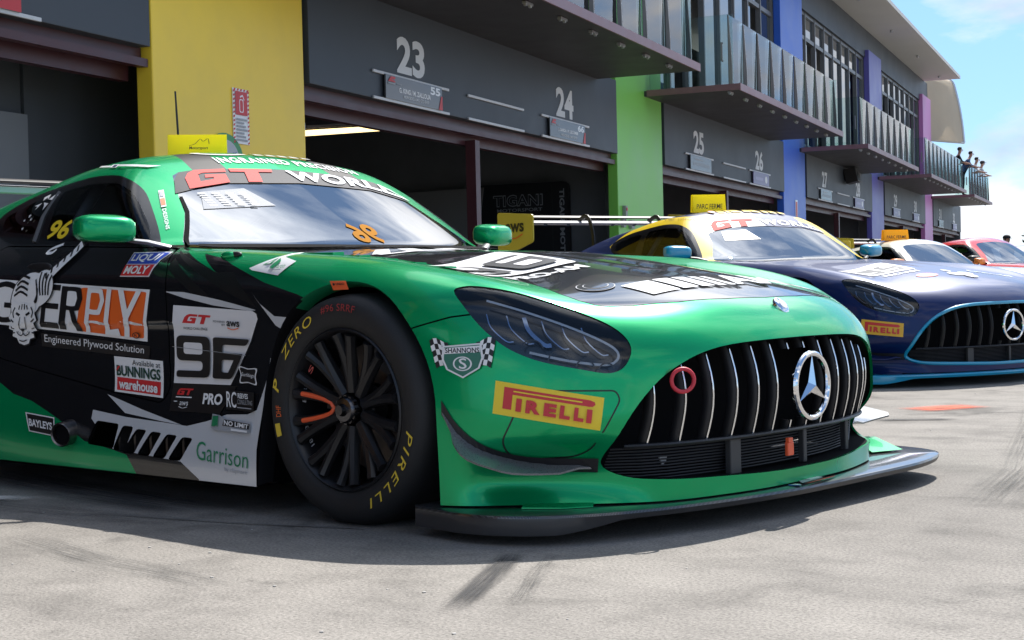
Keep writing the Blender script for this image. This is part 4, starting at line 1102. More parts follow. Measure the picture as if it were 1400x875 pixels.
# rubber streaks, paint marks and a joint, each a thin worn sheet just above the concrete
def worn(name, col, cover, scale=(1, 1), rough=.9):
    m = bpy.data.materials.new(name); m.use_nodes = True; t = m.node_tree; b = t.nodes['Principled BSDF']; b.inputs['Base Color'].default_value = (*col, 1); b.inputs['Roughness'].default_value = rough
    c = _n(t, 'ShaderNodeTexCoord'); mp = _n(t, 'ShaderNodeMapping'); mp.inputs['Scale'].default_value = (scale[0], scale[1], 1); t.links.new(c.outputs['UV'], mp.inputs['Vector'])
    n = _n(t, 'ShaderNodeTexNoise'); n.inputs['Scale'].default_value = 1; n.inputs['Detail'].default_value = 8; n.inputs['Roughness'].default_value = .7; t.links.new(mp.outputs[0], n.inputs['Vector'])
    r = _n(t, 'ShaderNodeMapRange'); r.inputs['From Min'].default_value = .62-cover*.4; r.inputs['From Max'].default_value = .82-cover*.4; t.links.new(n.outputs['Fac'], r.inputs['Value'])
    # fade at the sheet's own edges
    sp = _n(t, 'ShaderNodeSeparateXYZ'); t.links.new(c.outputs['UV'], sp.inputs[0]); prev = r.outputs[0]
    for ax in 'XY':
        a = _n(t, 'ShaderNodeMath', operation='PINGPONG'); a.inputs[1].default_value = .5; t.links.new(sp.outputs[ax], a.inputs[0])
        k = _n(t, 'ShaderNodeMapRange'); k.inputs['From Max'].default_value = .22 if ax == 'X' else .3; t.links.new(a.outputs[0], k.inputs['Value'])
        mu = _n(t, 'ShaderNodeMath', operation='MULTIPLY'); t.links.new(prev, mu.inputs[0]); t.links.new(k.outputs[0], mu.inputs[1]); prev = mu.outputs[0]
    sc = _n(t, 'ShaderNodeMath', operation='MULTIPLY'); sc.inputs[1].default_value = min(1., .35+cover*.6); t.links.new(prev, sc.inputs[0])
    t.links.new(sc.outputs[0], b.inputs['Alpha']); return m
def strip(name, pts, w, m, z):
    """a ribbon on the ground with UV along it"""
    bm = bmesh.new(); uv = bm.loops.layers.uv.new('uv'); P = [np.array(p, float) for p in pts]; rows = []
    for i, p in enumerate(P):
        a = P[max(i-1, 0)]; b = P[min(i+1, len(P)-1)]; d = (b-a)/np.linalg.norm(b-a); nn = np.array([-d[1], d[0]])*w/2
        rows.append((bm.verts.new((*(p+nn), z)), bm.verts.new((*(p-nn), z))))
    N = len(P)-1
    for i in range(N):
        f = bm.faces.new((rows[i][0], rows[i][1], rows[i+1][1], rows[i+1][0]))
        for l, (u, v) in zip(f.loops, ((i/N, 1), (i/N, 0), ((i+1)/N, 0), ((i+1)/N, 1))): l[uv].uv = (u, v)
    return tag(bmobj(name, bm, m), kind='structure')
RUB = worn('rubber_smear', (.035, .035, .037), .72, (3, 20)); RUB2 = worn('rubber_smear_faint', (.05, .05, .05), .45, (4, 22))
strip('tyre_mark', [(.70, -1.03), (.86, -1.30), (1.06, -1.66)], .085, RUB, .004)
strip('tyre_mark', [(.80, -1.00), (.97, -1.28), (1.14, -1.55)], .060, RUB2, .004)
strip('tyre_mark', [(-.55, -1.00), (-1.0, -.98), (-1.6, -.92), (-2.3, -.80)], .34, RUB, .004)
strip('tyre_mark', [(-.35, -1.18), (-.9, -1.30), (-1.5, -1.36), (-2.4, -1.40)], .26, RUB2, .004)
strip('tyre_mark', [(.45, -1.75), (-.1, -1.72), (-.7, -1.62)], .16, RUB2, .004)
strip('tyre_mark', [(1.45, .2), (1.2, 1.2), (.7, 2.6), (.1, 4.2)], .36, RUB2, .004)
strip('tyre_mark', [(-.2, 2.62), (.15, 2.85)], .10, RUB, .004)
strip('paint_mark', [(-.28, 3.20), (-.10, 3.62)], .30, worn('red_lane_paint', (.62, .13, .07), .8, (3, 4)), .004)
strip('paint_mark', [(-1.30, -1.17), (-2.3, -1.55)], .12, worn('white_lane_paint', (.75, .74, .70), .9, (4, 2)), .008)
JT = mat('joint_filler', (.14, .135, .13), rough=.9, noise_amt=.3)
for pts in ([(-.9, -1.25), (-.3, -1.12), (.10, -.99)], [(-.2, 3.0), (1.6, 4.4)]): strip('joint', pts, .010, JT, .004)
# pale stone chips lying on the lane
rng = random.Random(4); bm = bmesh.new()
for k in range(150):
    x, y = rng.uniform(-1.5, 3.0), rng.uniform(-3.3, 6)
    if -4 < x < 1.1 and -1.1 < y < 1.1: continue
    s = rng.choice((.002, .003, .003, .0045)); vs = bmesh.ops.create_icosphere(bm, subdivisions=1, radius=s)['verts']
    for v in vs: v.co = Vector((v.co.x*rng.uniform(.8, 1.5)+x, v.co.y*rng.uniform(.8, 1.4)+y, v.co.z*.5+s*.3))
tag(bmobj('stone_chips', bm, mat('pale_chip', (.42, .40, .37), rough=.9)), 'pale stone chips scattered over the concrete', 'stone chips', kind='stuff')

# ---- materials of the building
B_SLATE = mat('slate_cladding', (.046, .056, .070), rough=.5, noise_amt=.10, noise_scale=1.2)
B_DARK = mat('garage_dark', (.17, .18, .195), rough=.75, noise_amt=.15, noise_scale=1.5)
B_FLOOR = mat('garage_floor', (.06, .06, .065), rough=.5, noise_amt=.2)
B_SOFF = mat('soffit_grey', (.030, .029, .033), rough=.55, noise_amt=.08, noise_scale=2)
B_MAR = mat('maroon_steel', (.070, .020, .026), rough=.4, noise_amt=.1, noise_scale=5)
B_FASC = mat('fascia_mauve', (.20, .105, .115), rough=.42, noise_amt=.08, noise_scale=5)
B_FRAME = mat('window_frame_grey', (.17, .175, .18), rough=.4)
B_ALU = mat('aluminium', (.55, .56, .58), rough=.35, metal=.9)
B_FIN = mat('fin_grey_paint', (.20, .198, .195), rough=.5)
B_GLASS = glass_mat('balustrade_glass', (.84, .92, .91), ior=2.8)
B_WIN = mat('window_pane', (.05, .065, .075), rough=.02, spec=1., ior=1.9)
B_ROOF = mat('roof_underside', (.62, .61, .57), rough=.6, noise_amt=.05, noise_scale=.8)
B_CREAM = mat('cream_canopy', (.66, .58, .46), rough=.65, noise_amt=.06, noise_scale=.7)
def pillar_mat(n, c): return mat(n, c, rough=.38, noise_amt=.07, noise_scale=1.3)
bld = empty('pit_building', (0, 0, 0), BYAW)
tag(bld, 'long pit building with coloured pillars, dark garages below and glass balconies above', 'building')
def bp(name, bm, m, par=None, smooth=None): return bmobj(name, bm, m, par or bld, smooth)
PIL = [(-18.9, -16.4, 'coral_pillar_paint', (.60, .16, .08)), (-6.4, -3.87, 'orange_pillar_paint', (.75, .30, .03)), (6.05, 8.60, 'yellow_pillar_paint', (.95, .66, .05)), (18.47, 20.97, 'green_pillar_paint', (.20, .58, .09)), (30.75, 33.26, 'blue_pillar_paint', (.03, .13, .62)), (43.35, 45.75, 'violet_pillar_paint', (.12, .11, .42)), (55.88, 58.25, 'pink_pillar_paint', (.58, .21, .53))]
for a, b, n, c in PIL:
    bm = bmesh.new(); bx(bm, a, b, WALL, WALL+.17, 0, 7.95, bev=.012); bx(bm, a+.06, b-.06, WALL+.17, WALL+.62, 2.9, 7.9); bp('pillar', bm, pillar_mat(n, c))
bays = [(-16.4, -6.4), (-3.87, 6.05), (8.60, 18.47), (20.97, 30.75), (33.26, 43.35), (45.75, 55.88), (58.25, 68.3)]
for i, (a, b) in enumerate(bays):
    bm = bmesh.new(); bx(bm, a+.06, b-.06, WALL-.03, WALL+.5, 2.83, 4.02, bev=.006); bp('header_panel', bm, B_SLATE)
    bm = bmesh.new()
    bx(bm, a+.02, b-.02, WALL+.10, WALL+.34, 2.745, 2.835); bx(bm, a+.02, b-.02, WALL+.03, WALL+.12, 2.665, 2.735); bx(bm, a+.02, b-.02, WALL+.24, WALL+.34, 2.56, 2.70)
    bp('door_track', bm, B_MAR)
    mid = (a+b)/2 if i != 2 else 13.12
    bm = bmesh.new(); bx(bm, mid-.07, mid+.07, WALL+.10, WALL+.24, 0, 2.62); bp('door_post', bm, B_MAR)
# garage interior: back wall, side walls, ceiling, floor
bm = bmesh.new(); bx(bm, -20, 68.3, 15, 15.2, 0, 4.0); bx(bm, -20, 68.3, WALL+.5, 15, 3.9, 4.05); bp('garage_back', bm, B_DARK)
for a, b, n, c in PIL:
    bm = bmesh.new(); bx(bm, (a+b)/2-.1, (a+b)/2+.1, WALL+.62, 15, 0, 3.9); bp('garage_partition', bm, B_DARK)
bm = bmesh.new(); bx(bm, 68.0, 68.3, WALL, 15, 0, 4.02); bp('end_wall', bm, B_SLATE)
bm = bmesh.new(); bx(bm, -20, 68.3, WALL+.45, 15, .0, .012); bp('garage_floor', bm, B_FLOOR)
# upper storey
bm = bmesh.new(); bx(bm, -20, 58.25, WALL+.12, WALL+.5, 7.72, 8.62); bx(bm, 58.05, 58.25, WALL+.12, 15, 4.0, 8.62); bp('upper_wall', bm, B_SLATE)
bm = bmesh.new(); bx(bm, -20, 58.25, WALL+.30, 15, 4.05, 4.2); bx(bm, -20, 58.25, 12, 12.2, 4.2, 8.6); bp('upper_floor', bm, B_DARK)
for i, (a, b) in enumerate(bays[:-1]):
    a, b = max(a, -4), b
    n = 8; w = (b-a)/n; fr = bmesh.new()
    bx(fr, a, b, WALL+.20, WALL+.30, 7.00, 7.10); bx(fr, a, b, WALL+.20, WALL+.30, 7.64, 7.72); bx(fr, a, b, WALL+.20, WALL+.30, 4.2, 4.26)
    for k in range(n+1): bx(fr, a+k*w-.035, a+k*w+.035, WALL+.18, WALL+.30, 4.2, 7.72)
    win = bp('window_band', fr, B_FRAME)
    for k in range(n):
        x0, x1 = a+k*w+.035, a+(k+1)*w-.035
        g = bmesh.new(); bx(g, x0, x1, WALL+.245, WALL+.255, 7.10, 7.64); bmobj('clerestory_pane', g, B_WIN, win)
        if k in (1, 2, 6): # sliding leaf standing open on a dark room
            g = bmesh.new(); bx(g, x0, x0+w*.42, WALL+.27, WALL+.28, 4.26, 7.0); bmobj('window_pane', g, B_WIN, win)
        else:
            g = bmesh.new(); bx(g, x0, x1, WALL+.245, WALL+.255, 4.26, 7.0); bmobj('window_pane', g, B_WIN, win)
# roof with a deep overhang
bm = bmesh.new(); prism(bm, [(4.73, 8.60), (4.73, 8.72), (15.5, 9.5), (15.5, 9.30), (6.1, 8.62)], (-20, 0, 0), (0, 1, 0), (0, 0, 1), (77.3, 0, 0)); bp('roof', bm, B_ROOF)
bm = bmesh.new()
for s in range(-4, 57, 6): tube(bm, [(s, 5.4, 8.60), (s, 5.4, 8.53)], .05, 8)
bp('soffit_light', bm, B_ALU)
# curved canopy at the far end
arcp = catmull([(6.9, 9.10), (6.3, 9.12), (5.75, 9.08), (5.46, 8.97), (5.30, 8.4), (5.18, 7.78), (5.09, 7.1), (5.03, 6.38)], 4); bm = bmesh.new()
rows = [[bm.verts.new((s, 7.4+(y-7.4)*k, 6.38+(z-6.38)*(.92+.08*k))) for y, z in arcp] for s, k in ((58.3, .42), (59.3, .72), (60.2, .90), (61.0, 1.0))]
for A, B in zip(rows, rows[1:]):
    for i in range(len(arcp)-1): bm.faces.new((A[i], A[i+1], B[i+1], B[i]))
r = bmesh.ops.solidify(bm, geom=bm.faces[:], thickness=.08)
bp('curved_canopy', bm, B_CREAM, smooth=40)
bm = bmesh.new(); tube(bm, [(61.0, y, z) for y, z in arcp], .06, 8); tube(bm, [(61.0, arcp[-1][0], arcp[-1][1]), (58.3, 6.4, 6.38)], .05, 8); bp('canopy_rib', bm, B_ALU, smooth=50)
# balconies
for a, b in ((-4.5, 4.6), (7.6, 17.5), (19.98, 29.3), (32.64, 41.6), (44.6, 54.9), (57.85, 65.6)):
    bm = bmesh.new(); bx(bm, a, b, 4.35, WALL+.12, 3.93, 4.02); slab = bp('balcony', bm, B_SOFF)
    bm = bmesh.new(); bx(bm, a-.01, b+.01, 4.325, 4.35, 3.915, 4.035); bx(bm, a-.012, a, 4.35, WALL-.05, 3.925, 4.03); bmobj('fascia_strip', bm, B_FASC, slab)
    n = max(6, round((b-a)/1.08)); w = (b-a)/n
    for k in range(n):
        g = bmesh.new(); bx(g, a+k*w+.03, a+(k+1)*w-.03, 4.525, 4.54, 4.04, 5.20); bmobj('glass_panel', g, B_GLASS, slab)
        g = bmesh.new(); prism(g, [(4.52, 4.03), (4.46, 4.03), (4.464, 4.35), (4.508, 5.17), (4.52, 5.17)], (a+k*w-.018, 0, 0), (0, 1, 0), (0, 0, 1), (.036, 0, 0)); bmobj('balustrade_fin', g, B_FIN, slab)
        g = bmesh.new(); box(g, (a+k*w+.2, 4.55, 3.905), (.22, .05, .03)); box(g, (a+k*w+.13, 4.55, 3.885), (.04, .03, .03)); box(g, (a+k*w+.27, 4.55, 3.885), (.04, .03, .03)); bmobj('soffit_clip', g, B_ALU, slab)
    g = bmesh.new(); prism(g, [(4.52, 4.03), (4.46, 4.03), (4.464, 4.35), (4.508, 5.17), (4.52, 5.17)], (b-.03, 0, 0), (0, 1, 0), (0, 0, 1), (.036, 0, 0)); bmobj('balustrade_fin', g, B_FIN, slab)
    for s in (a+.02, b-.035):
        g = bmesh.new(); bx(g, s, s+.015, 4.45, WALL-.1, 4.04, 5.20); bmobj('glass_return', g, glass_mat('return_glass', (.86, .94, .92), ior=1.5), slab)
    g = bmesh.new(); tube(g, [(a-.03, 4.62, 4.72), (a-.08, 4.62, 4.72), (a-.08, 4.62, 4.42), (a-.03, 4.62, 4.42)], .018, 6); bmobj('gate_handle', g, B_FRAME, slab)

# ---- garage numbers painted on the headers, name boards below them
def on_wall(art, name, s0, z0, w, h, y=WALL-.0335, parent=bld):
    return flat_art(name, art, (s0, y, z0), (w, 0, 0), (0, 0, h), parent)
numbers = {23: 10.98, 24: 16.02, 25: 23.25, 26: 28.17, 27: 35.6, 28: 40.7, 29: 48.1, 30: 53.0, 31: 60.5, 32: 65.4}
boards = {}
GREYB = mat('board_charcoal', (.10, .105, .115), rough=.3, coat=.3); BOARDV = mat('board_violet', (.22, .20, .36), rough=.35); RAILW = mat('rail_white', (.62, .63, .65), rough=.4)
NUMW = mat('number_white', (.70, .72, .74), rough=.5)
for k, s in numbers.items():
    a = Art(); a.text(str(k), 0, 0, 1, 1, NUMW, bold=.035, res=4); on_wall(a, 'garage_number', s-.36, 3.18, .72, .43)
info = {22: ('', '', '', GREYB), 23: ('55', 'G. KING / M. ZALLOUA', 'MERCEDES-AMG GT3 EVO', GREYB), 24: ('66', 'J. GARDA / P. LISCOMBE', 'MERCEDES-AMG GT3', GREYB), 25: ('', '', '', GREYB), 26: ('', '', '', BOARDV), 27: ('', '', '', GREYB), 28: ('', '', '', BOARDV), 29: ('', '', '', BOARDV), 30: ('', '', '', BOARDV), 31: ('', '', '', GREYB), 32: ('', '', '', BOARDV)}
numbers[22] = 3.60
wh = {22: 'dark name board with a red corner, cut by the left edge of the photo', 23: 'dark name board reading 55 under garage number 23', 24: 'dark name board reading 66 under garage number 24', 25: 'grey name board under garage number 25', 26: 'violet name board under garage number 26', 27: 'dark name board under garage number 27', 28: 'violet name board under garage number 28', 29: 'small violet board under garage number 29', 30: 'small violet board under garage number 30', 31: 'small grey board under garage number 31', 32: 'small violet board under garage number 32'}
def rails(par, s0, s1):
    g = bmesh.new(); bx(g, s0, s1, WALL-.055, WALL-.0335, 3.115, 3.150, bev=.004); bx(g, s0, s1, WALL-.055, WALL-.0335, 2.822, 2.857, bev=.004); return g
for k, s in sorted(numbers.items()):
    num, l1, l2, m = info[k]
    root = empty('name_board', BM @ Vector((s, WALL-.05, 2.98)), BYAW); tag(root, wh[k], 'sign', 'name boards over the garages')
    g = bmesh.new(); bx(g, -.73, .73, -.028, -.010, -.128, .140); bmobj('board_face', g, m, root)
    g = bmesh.new()
    for z in (.150, -.142): bx(g, -.98, .98, -.010, .0135, z-.016, z+.016, bev=.004)
    bmobj('rail', g, RAILW, root)
    a = Art()
    if num:
        a.text(num, .78, .60, .965, .95, M_WHITE, bold=.035); a.text(l1, .22, .34, .78, .56, M_WHITE, bold=.03); a.text(l2, .30, .14, .74, .27, NUMW, bold=.01)
        a.poly([(.93, .0), (1, .0), (1, .62), (.975, .62)], M_RED); a.poly([(.03, .72), (.08, .95), (.155, .95), (.15, .86), (.09, .82), (.15, .78), (.15, .72)], M_RED); a.rect(.03, .62, .15, .68, M_GREY); a.rect(.18, .66, .26, .70, M_GREY)
    elif k == 22: a.rect(.72, .0, 1, 1, M_RED); a.rect(.06, .3, .6, .45, M_GREY)
    elif m is BOARDV: a.rect(.12, .35, .60, .6, mat('board_lilac', (.36, .34, .52), rough=.4)); a.poly(ring_pts(.8, .5, .08, .3, 14), M_WHT2)
    else: a.rect(.12, .30, .9, .55, mat('board_pale', (.28, .32, .36), rough=.4)); a.rect(.2, .7, .6, .8, M_GREY)
    flat_art('board_print', a, (-.73, -.0285, -.128), (1.46, 0, 0), (0, 0, .268), root)
for s in (12.53, 25.0, 37.3):
    root = empty('board_rail', BM @ Vector((s, WALL-.05, 2.98)), BYAW); tag(root, {12.53: 'two bare white rails between garage numbers 23 and 24', 25.0: 'two bare white rails between garage numbers 25 and 26', 37.3: 'two bare white rails between garage numbers 27 and 28'}[s], 'rail', 'empty sign rails on the headers')
    g = bmesh.new()
    for z in (.150, -.142): bx(g, 0, 1.84, -.010, .0135, z-.016, z+.016, bev=.004)
    bmobj('rail', g, RAILW, root)

# ---- things on the pillars
root = empty('extinguisher_sign', BM @ Vector((7.40, WALL-.004, 2.37)), BYAW); tag(root, 'red and white striped fire extinguisher sign on the yellow pillar', 'sign')
g = bmesh.new(); bx(g, -.135, .135, -.008, 0, -.26, .26); bmobj('sign_plate', g, M_WHITE, root)
a = Art()
for k in range(13):
    t = k/13; a.poly([(0, t), (.10, t+.02), (.10, t+.055), (0, t+.035)], M_RED); a.poly([(.90, t), (1, t+.02), (1, t+.055), (.90, t+.035)], M_RED)
    if k < 5: a.poly([(.05+k*.2, .96), (.15+k*.2, .96), (.20+k*.2, 1), (.10+k*.2, 1)], M_RED)
a.rect(.13, .52, .87, .95, M_RED); a.poly(rrect(.26, .24, .05, 4, .5, .69), M_WHITE); a.poly(rrect(.19, .21, .05, 4, .5, .69), M_RED); a.line([(.42, .85), (.58, .88), (.68, .80)], .03, M_WHITE)
for k in range(7): a.rect(.16, .05+k*.062, .84-.1*(k % 3), .085+k*.062, M_GREY)
flat_art('sign_print', a, (-.135, -.0085, -.26), (.27, 0, 0), (0, 0, .52), root)
root = empty('ear_sign', BM @ Vector((7.12, WALL-.004, 1.95)), BYAW); tag(root, 'round green ringed sign lettered EAR behind the yellow roof box', 'sign')
g = bmesh.new(); prism(g, ring_pts(0, 0, .30, .24, 40), (0, -.008, 0), (1, 0, 0), (0, 0, 1), (0, .008, 0)); bmobj('sign_plate', g, mat('sign_green', (.05, .30, .10), rough=.4), root)
a = Art(); a.poly(ring_pts(.5, .5, .38, .38, 40), mat('sign_pale', (.45, .48, .50), rough=.4))
V, F, lo, hi = text_mesh('EAR', .02, 0, 1, 3); W = (V-lo)/(hi-lo); a.mesh(np.stack([.80-.12*W[:, 1], .44+.22*W[:, 0]], 1), F, M_BLUE)
flat_art('sign_print', a, (-.30, -.0085, -.24), (.60, 0, 0), (0, 0, .48), root)
SW = mat('switch_grey', (.30, .32, .30), rough=.5)
for s, z, w, h, lab in ((18.72, 1.90, .10, .20, 'grey switch box highest on the green pillar'), (18.62, 1.72, .12, .16, 'grey switch box at the left edge of the green pillar'), (19.05, 1.70, .16, .14, 'wide grey socket box low on the green pillar')):
    root = empty('switch_box', BM @ Vector((s, WALL, z)), BYAW); tag(root, lab, 'switch', 'switch boxes on the green pillar')
    g = bmesh.new(); box(g, (0, -.03, 0), (w, .06, h), bev=.006); bmobj('box_body', g, SW, root)
    g = bmesh.new(); box(g, (0, -.065, h*.2), (w*.5, .012, h*.25), bev=.003); bmobj('switch_button', g, M_RED if h > .17 else M_BLACK, root)
root = empty('extinguisher_sign', BM @ Vector((32.1, WALL-.004, 2.25)), BYAW); tag(root, 'narrow red and white sign on the blue pillar', 'sign')
g = bmesh.new(); bx(g, -.13, .13, -.008, 0, -.45, .45); bmobj('sign_plate', g, M_WHITE, root)
a = Art(); a.rect(.15, .45, .85, .95, M_RED); a.rect(.15, .08, .85, .38, M_RED); flat_art('sign_print', a, (-.13, -.0085, -.45), (.26, 0, 0), (0, 0, .9), root)
root = empty('loudspeaker', BM @ Vector((38.65, WALL-.035, 3.64)), BYAW); tag(root, 'black loudspeaker box hung between garage numbers 27 and 28', 'loudspeaker')
g = bmesh.new(); box(g, (0, -.20, 0), (.55, .35, .42), Matrix.Rotation(rad(-12), 4, 'X'), bev=.02); sp = bmobj('cabinet', g, M_BLACK, root)
g = bmesh.new(); lathe(g, [(.0, -.02), (.08, -.015), (.15, .005), (.16, .0)], (0, -.385, -.02), (0, -1, 0), 24); bmobj('speaker_cone', g, mat('cone_grey', (.03, .03, .03), rough=.7), root)
g = bmesh.new(); bx(g, -.04, .04, -.05, .0, -.05, .05); bmobj('bracket', g, M_STEEL, root)

# ---- inside the garages
def local(s, y, z): return BM @ Vector((s, y, z))
root = empty('tube_light', local(13.0, 7.8, 2.86), BYAW); tag(root, 'lit warm fluorescent tube light hanging in garage 23', 'lamp')
g = bmesh.new(); tube(g, [(-1.38, 0, -.17), (1.38, 0, .16)], .038, 10); bmobj('tube', g, mat('lit_tube', (.9, .8, .5), emit=(1, .74, .34, 1.6)), root, smooth=60)
g = bmesh.new(); bx(g, -1.42, 1.42, -.04, .04, .05, .09, Matrix.Rotation(-math.atan2(.33, 2.76), 4, 'Y')); bx(g, -1.0, -.98, -.01, .01, .05, 1.0); bx(g, .98, 1.0, -.01, .01, .05, 1.0); bmobj('fitting', g, B_ALU, root)
root = empty('light_bracket', local(8.95, WALL+.35, 2.42), BYAW); tag(root, 'small bare metal lamp bracket under the lintel beside the yellow pillar', 'bracket')
g = bmesh.new(); tube(g, [(-.3, 0, -.05), (.1, 0, .0)], .03, 8); box(g, (.13, 0, .03), (.1, .08, .1), bev=.01); bmobj('bracket_arm', g, B_ALU, root)
root = empty('team_banner', local(19.3, 7.2, 0), BYAW-PI/2); tag(root, 'black display wall lettered TIGANI MOTORSPORT in garage 24', 'display wall')
g = bmesh.new(); prism(g, round_poly([(-1.95, 0), (.02, 0), (.02, 2.50), (-1.95, 2.50)], .14), (0, 0, 0), (1, 0, 0), (0, 0, 1), (0, .06, 0)); bmobj('panel', g, mat('banner_black', (.012, .014, .018), rough=.45), root)
OUTL = mat('banner_silver', (.30, .32, .35), rough=.5); BKB = mat('banner_ink', (.010, .012, .016), rough=.5)
u_ = lambda y: -(y-7.2)
a = Art(); a.text('TIGANI', u_(8.60), 2.105, u_(7.67), 2.31, OUTL, bold=.045, spacing=1.05); a.text('TIGANI', u_(8.585), 2.120, u_(7.685), 2.295, BKB, bold=.012, spacing=1.05); a.text('MOTORSPORT', u_(8.53), 2.015, u_(7.68), 2.07, OUTL, bold=.01)
V, F, lo, hi = text_mesh('TIGANI MOTORSPORT', .03, 0, 1, 3); W = (V-lo)/(hi-lo); a.mesh(np.stack([u_(7.36)+.09*W[:, 1], 2.38-1.9*W[:, 0]], 1), F, OUTL)
a.rect(u_(7.50), .02, u_(7.49), 2.46, mat('banner_seam', (.03, .035, .04), rough=.5))
flat_art('banner_print', a, (0, -.004, 0), (1, 0, 0), (0, 0, 1), root)
root = empty('display_panel', local(19.25, 9.0, 0), BYAW-PI/2); tag(root, 'plain grey display panel leaning beside the display wall in garage 23', 'panel')
g = bmesh.new(); prism(g, [(-3.4, 0), (-.30, 0), (.12, 2.46), (-3.4, 2.40)], (0, 0, 0), (1, 0, 0), (0, 0, 1), (0, .06, 0)); bmobj('panel', g, mat('panel_grey', (.22, .225, .23), rough=.6), root)
g = bmesh.new(); prism(g, [(-.20, 0), (-.12, 0), (.24, 2.46), (.18, 2.46)], (0, -.02, 0), (1, 0, 0), (0, 0, 1), (0, .05, 0)); bmobj('panel_edge', g, mat('panel_edge_grey', (.16, .16, .165), rough=.6), root)
root = empty('garage_screen', local(5.5, 6.95, 0), BYAW); tag(root, 'dark slate partition screen standing in the garage left of the yellow pillar', 'partition')
g = bmesh.new(); bx(g, -.0, 2.6, 0, .06, 0, 2.9); bmobj('screen_panel', g, mat('screen_slate', (.060, .068, .078), rough=.6, noise_amt=.06, noise_scale=2), root)
root = empty('garage_screen', local(5.5, 6.90, 0), BYAW); tag(root, 'pale grey partition screen at the left edge of the photo', 'partition')
g = bmesh.new(); bx(g, -3.0, -.02, 0, .06, 0, 2.26); bmobj('screen_panel', g, mat('screen_grey', (.18, .19, .20), rough=.6, noise_amt=.06, noise_scale=2), root)
g = bmesh.new(); bx(g, -3.0, -.02, .07, .12, 0, 2.9); bmobj('backing_panel', g, mat('screen_slate', (.06, .068, .078)), root)
# ---------------------------------------------------------------- the green car in front
GREEN = paint('green_metallic_paint', (.0, .38, .125), metal=.5, rough=.24, coat=.5)
GLOSSB = paint('gloss_black_wrap', (.010, .010, .012), metal=0, rough=.2)
SILV = mat('silver_chrome_wrap', (.72, .73, .75), rough=.22, metal=.25, coat=.6)
MATB = mat('matt_black_vinyl', (.010, .010, .011), rough=.5, spec=.15)
LIPG = mat('lip_dark_green', (.003, .12, .05), rough=.4)
pal = dict(body=GREEN, side=GLOSSB, white=SILV, facet=SILV, painted_glint=SILV, slash=MATB, roof=GREEN, hood=GLOSSB, bumper=GREEN, lip=LIPG, grille_edge=GREEN, slat=M_CHROME, splitter=M_CARB, splitter_edge=M_GRAPH, dive=M_CARB_LIT, mirror=GREEN, arm=M_STEEL, wing=M_WHT2, flap=M_BLACK, endplate=GREEN)
hero, hp = build_coupe('race_car', pal, hero=True)
tag(hero, 'green and black number 96 coupe filling the foreground with chrome slatted grille', 'race car', 'race cars parked nose out along the garages')
U4 = [(0, 1), (1, 1), (1, 0), (0, 0)]
door = hp['doors'][0]; body = hp['body']; hood = hp['hood']; bump = hp['bumper']; screen = hp['screen']
def sticker(name, art, fr, quad, parent, **k): return body_art(name, art, fr, quad, parent, **k)
def gt_mark(a, x0, y0, x1, y1, m):
    """slanted block letters G T"""
    w, h = x1-x0, y1-y0; f = lambda pts: [(x0+w*p, y0+h*q) for p, q in pts]
    a.poly(f([(.0, .0), (.06, .62), (.13, .86), (.22, 1), (.52, 1), (.50, .76), (.27, .76), (.21, .68), (.16, .24), (.30, .24), (.325, .40), (.24, .40), (.27, .62), (.47, .62), (.42, .0)]), m)
    a.poly(f([(.56, 1), (1.0, 1), (.97, .76), (.82, .76), (.74, 0), (.60, 0), (.68, .76), (.54, .76)]), m); return a
# oil brand patch: blue over red, slanted
a = Art(); a.poly([(.0, .0), (.86, .0), (1, 1), (.14, 1)], M_WHITE); a.poly([(.085, .52), (.92, .52), (.975, .96), (.16, .96)], M_BLUE); a.poly([(.025, .04), (.84, .04), (.90, .48), (.075, .48)], M_RED)
a.text('LIQUI', .17, .58, .90, .90, M_WHITE, bold=.02, shear=.2); a.text('MOLY', .10, .10, .82, .43, M_WHITE, bold=.03, shear=.2)
sticker('sponsor_sticker', a, SIDE_FR, [(-1.175, .830), (-.985, .825), (-.985, .742), (-1.175, .747)], door)
# plywood board
a = Art(); a.rect(0, 0, 1, 1, M_WHITE)
a.poly(round_poly([(.695, .05), (.985, .05), (.988, .95), (.70, .95)], .02, 3), M_ORG)
a.text('TIG', .02, .05, .40, .97, M_BLK, bold=.0); a.text('E', .520, .05, .605, .97, M_BLK, bold=.0)
a.poly([(.610, .05), (.640, .05), (.640, .95), (.610, .95)], M_BLK); a.poly(round_poly([(.630, .95), (.700, .95), (.712, .72), (.700, .46), (.630, .46)], .03, 4), M_BLK); a.poly(round_poly([(.640, .86), (.680, .86), (.688, .72), (.680, .55), (.640, .55)], .03, 4), M_WHITE); a.poly([(.655, .48), (.678, .48), (.718, .05), (.690, .05)], M_BLK)
a.rect(.733, .05, .752, .95, M_WHITE); a.poly(round_poly([(.745, .95), (.800, .95), (.815, .72), (.800, .42), (.745, .42)], .03, 4), M_WHITE); a.poly(round_poly([(.752, .86), (.788, .86), (.797, .72), (.788, .52), (.752, .52)], .03, 4), M_ORG)
a.rect(.822, .05, .842, .95, M_WHITE); a.poly(round_poly([(.822, .05), (.890, .05), (.880, .20), (.822, .13)], .01, 3), M_WHITE)
a.poly([(.872, .95), (.896, .95), (.926, .50), (.914, .40), (.906, .42)], M_WHITE); a.poly([(.950, .95), (.972, .95), (.930, .42), (.930, .05), (.908, .05), (.908, .42)], M_WHITE)
a.poly(ring_pts(.958, .10, .016, .06, 14), M_BLK); a.poly(ring_pts(.958, .10, .012, .045, 14), M_ORG); a.text('R', .951, .07, .965, .13, M_BLK)
BL = [(-2.30, .778), (-.995, .700), (-1.009, .526), (-2.30, .618)]
sticker('sponsor_board', a, SIDE_FR, BL, door, dice=.012)
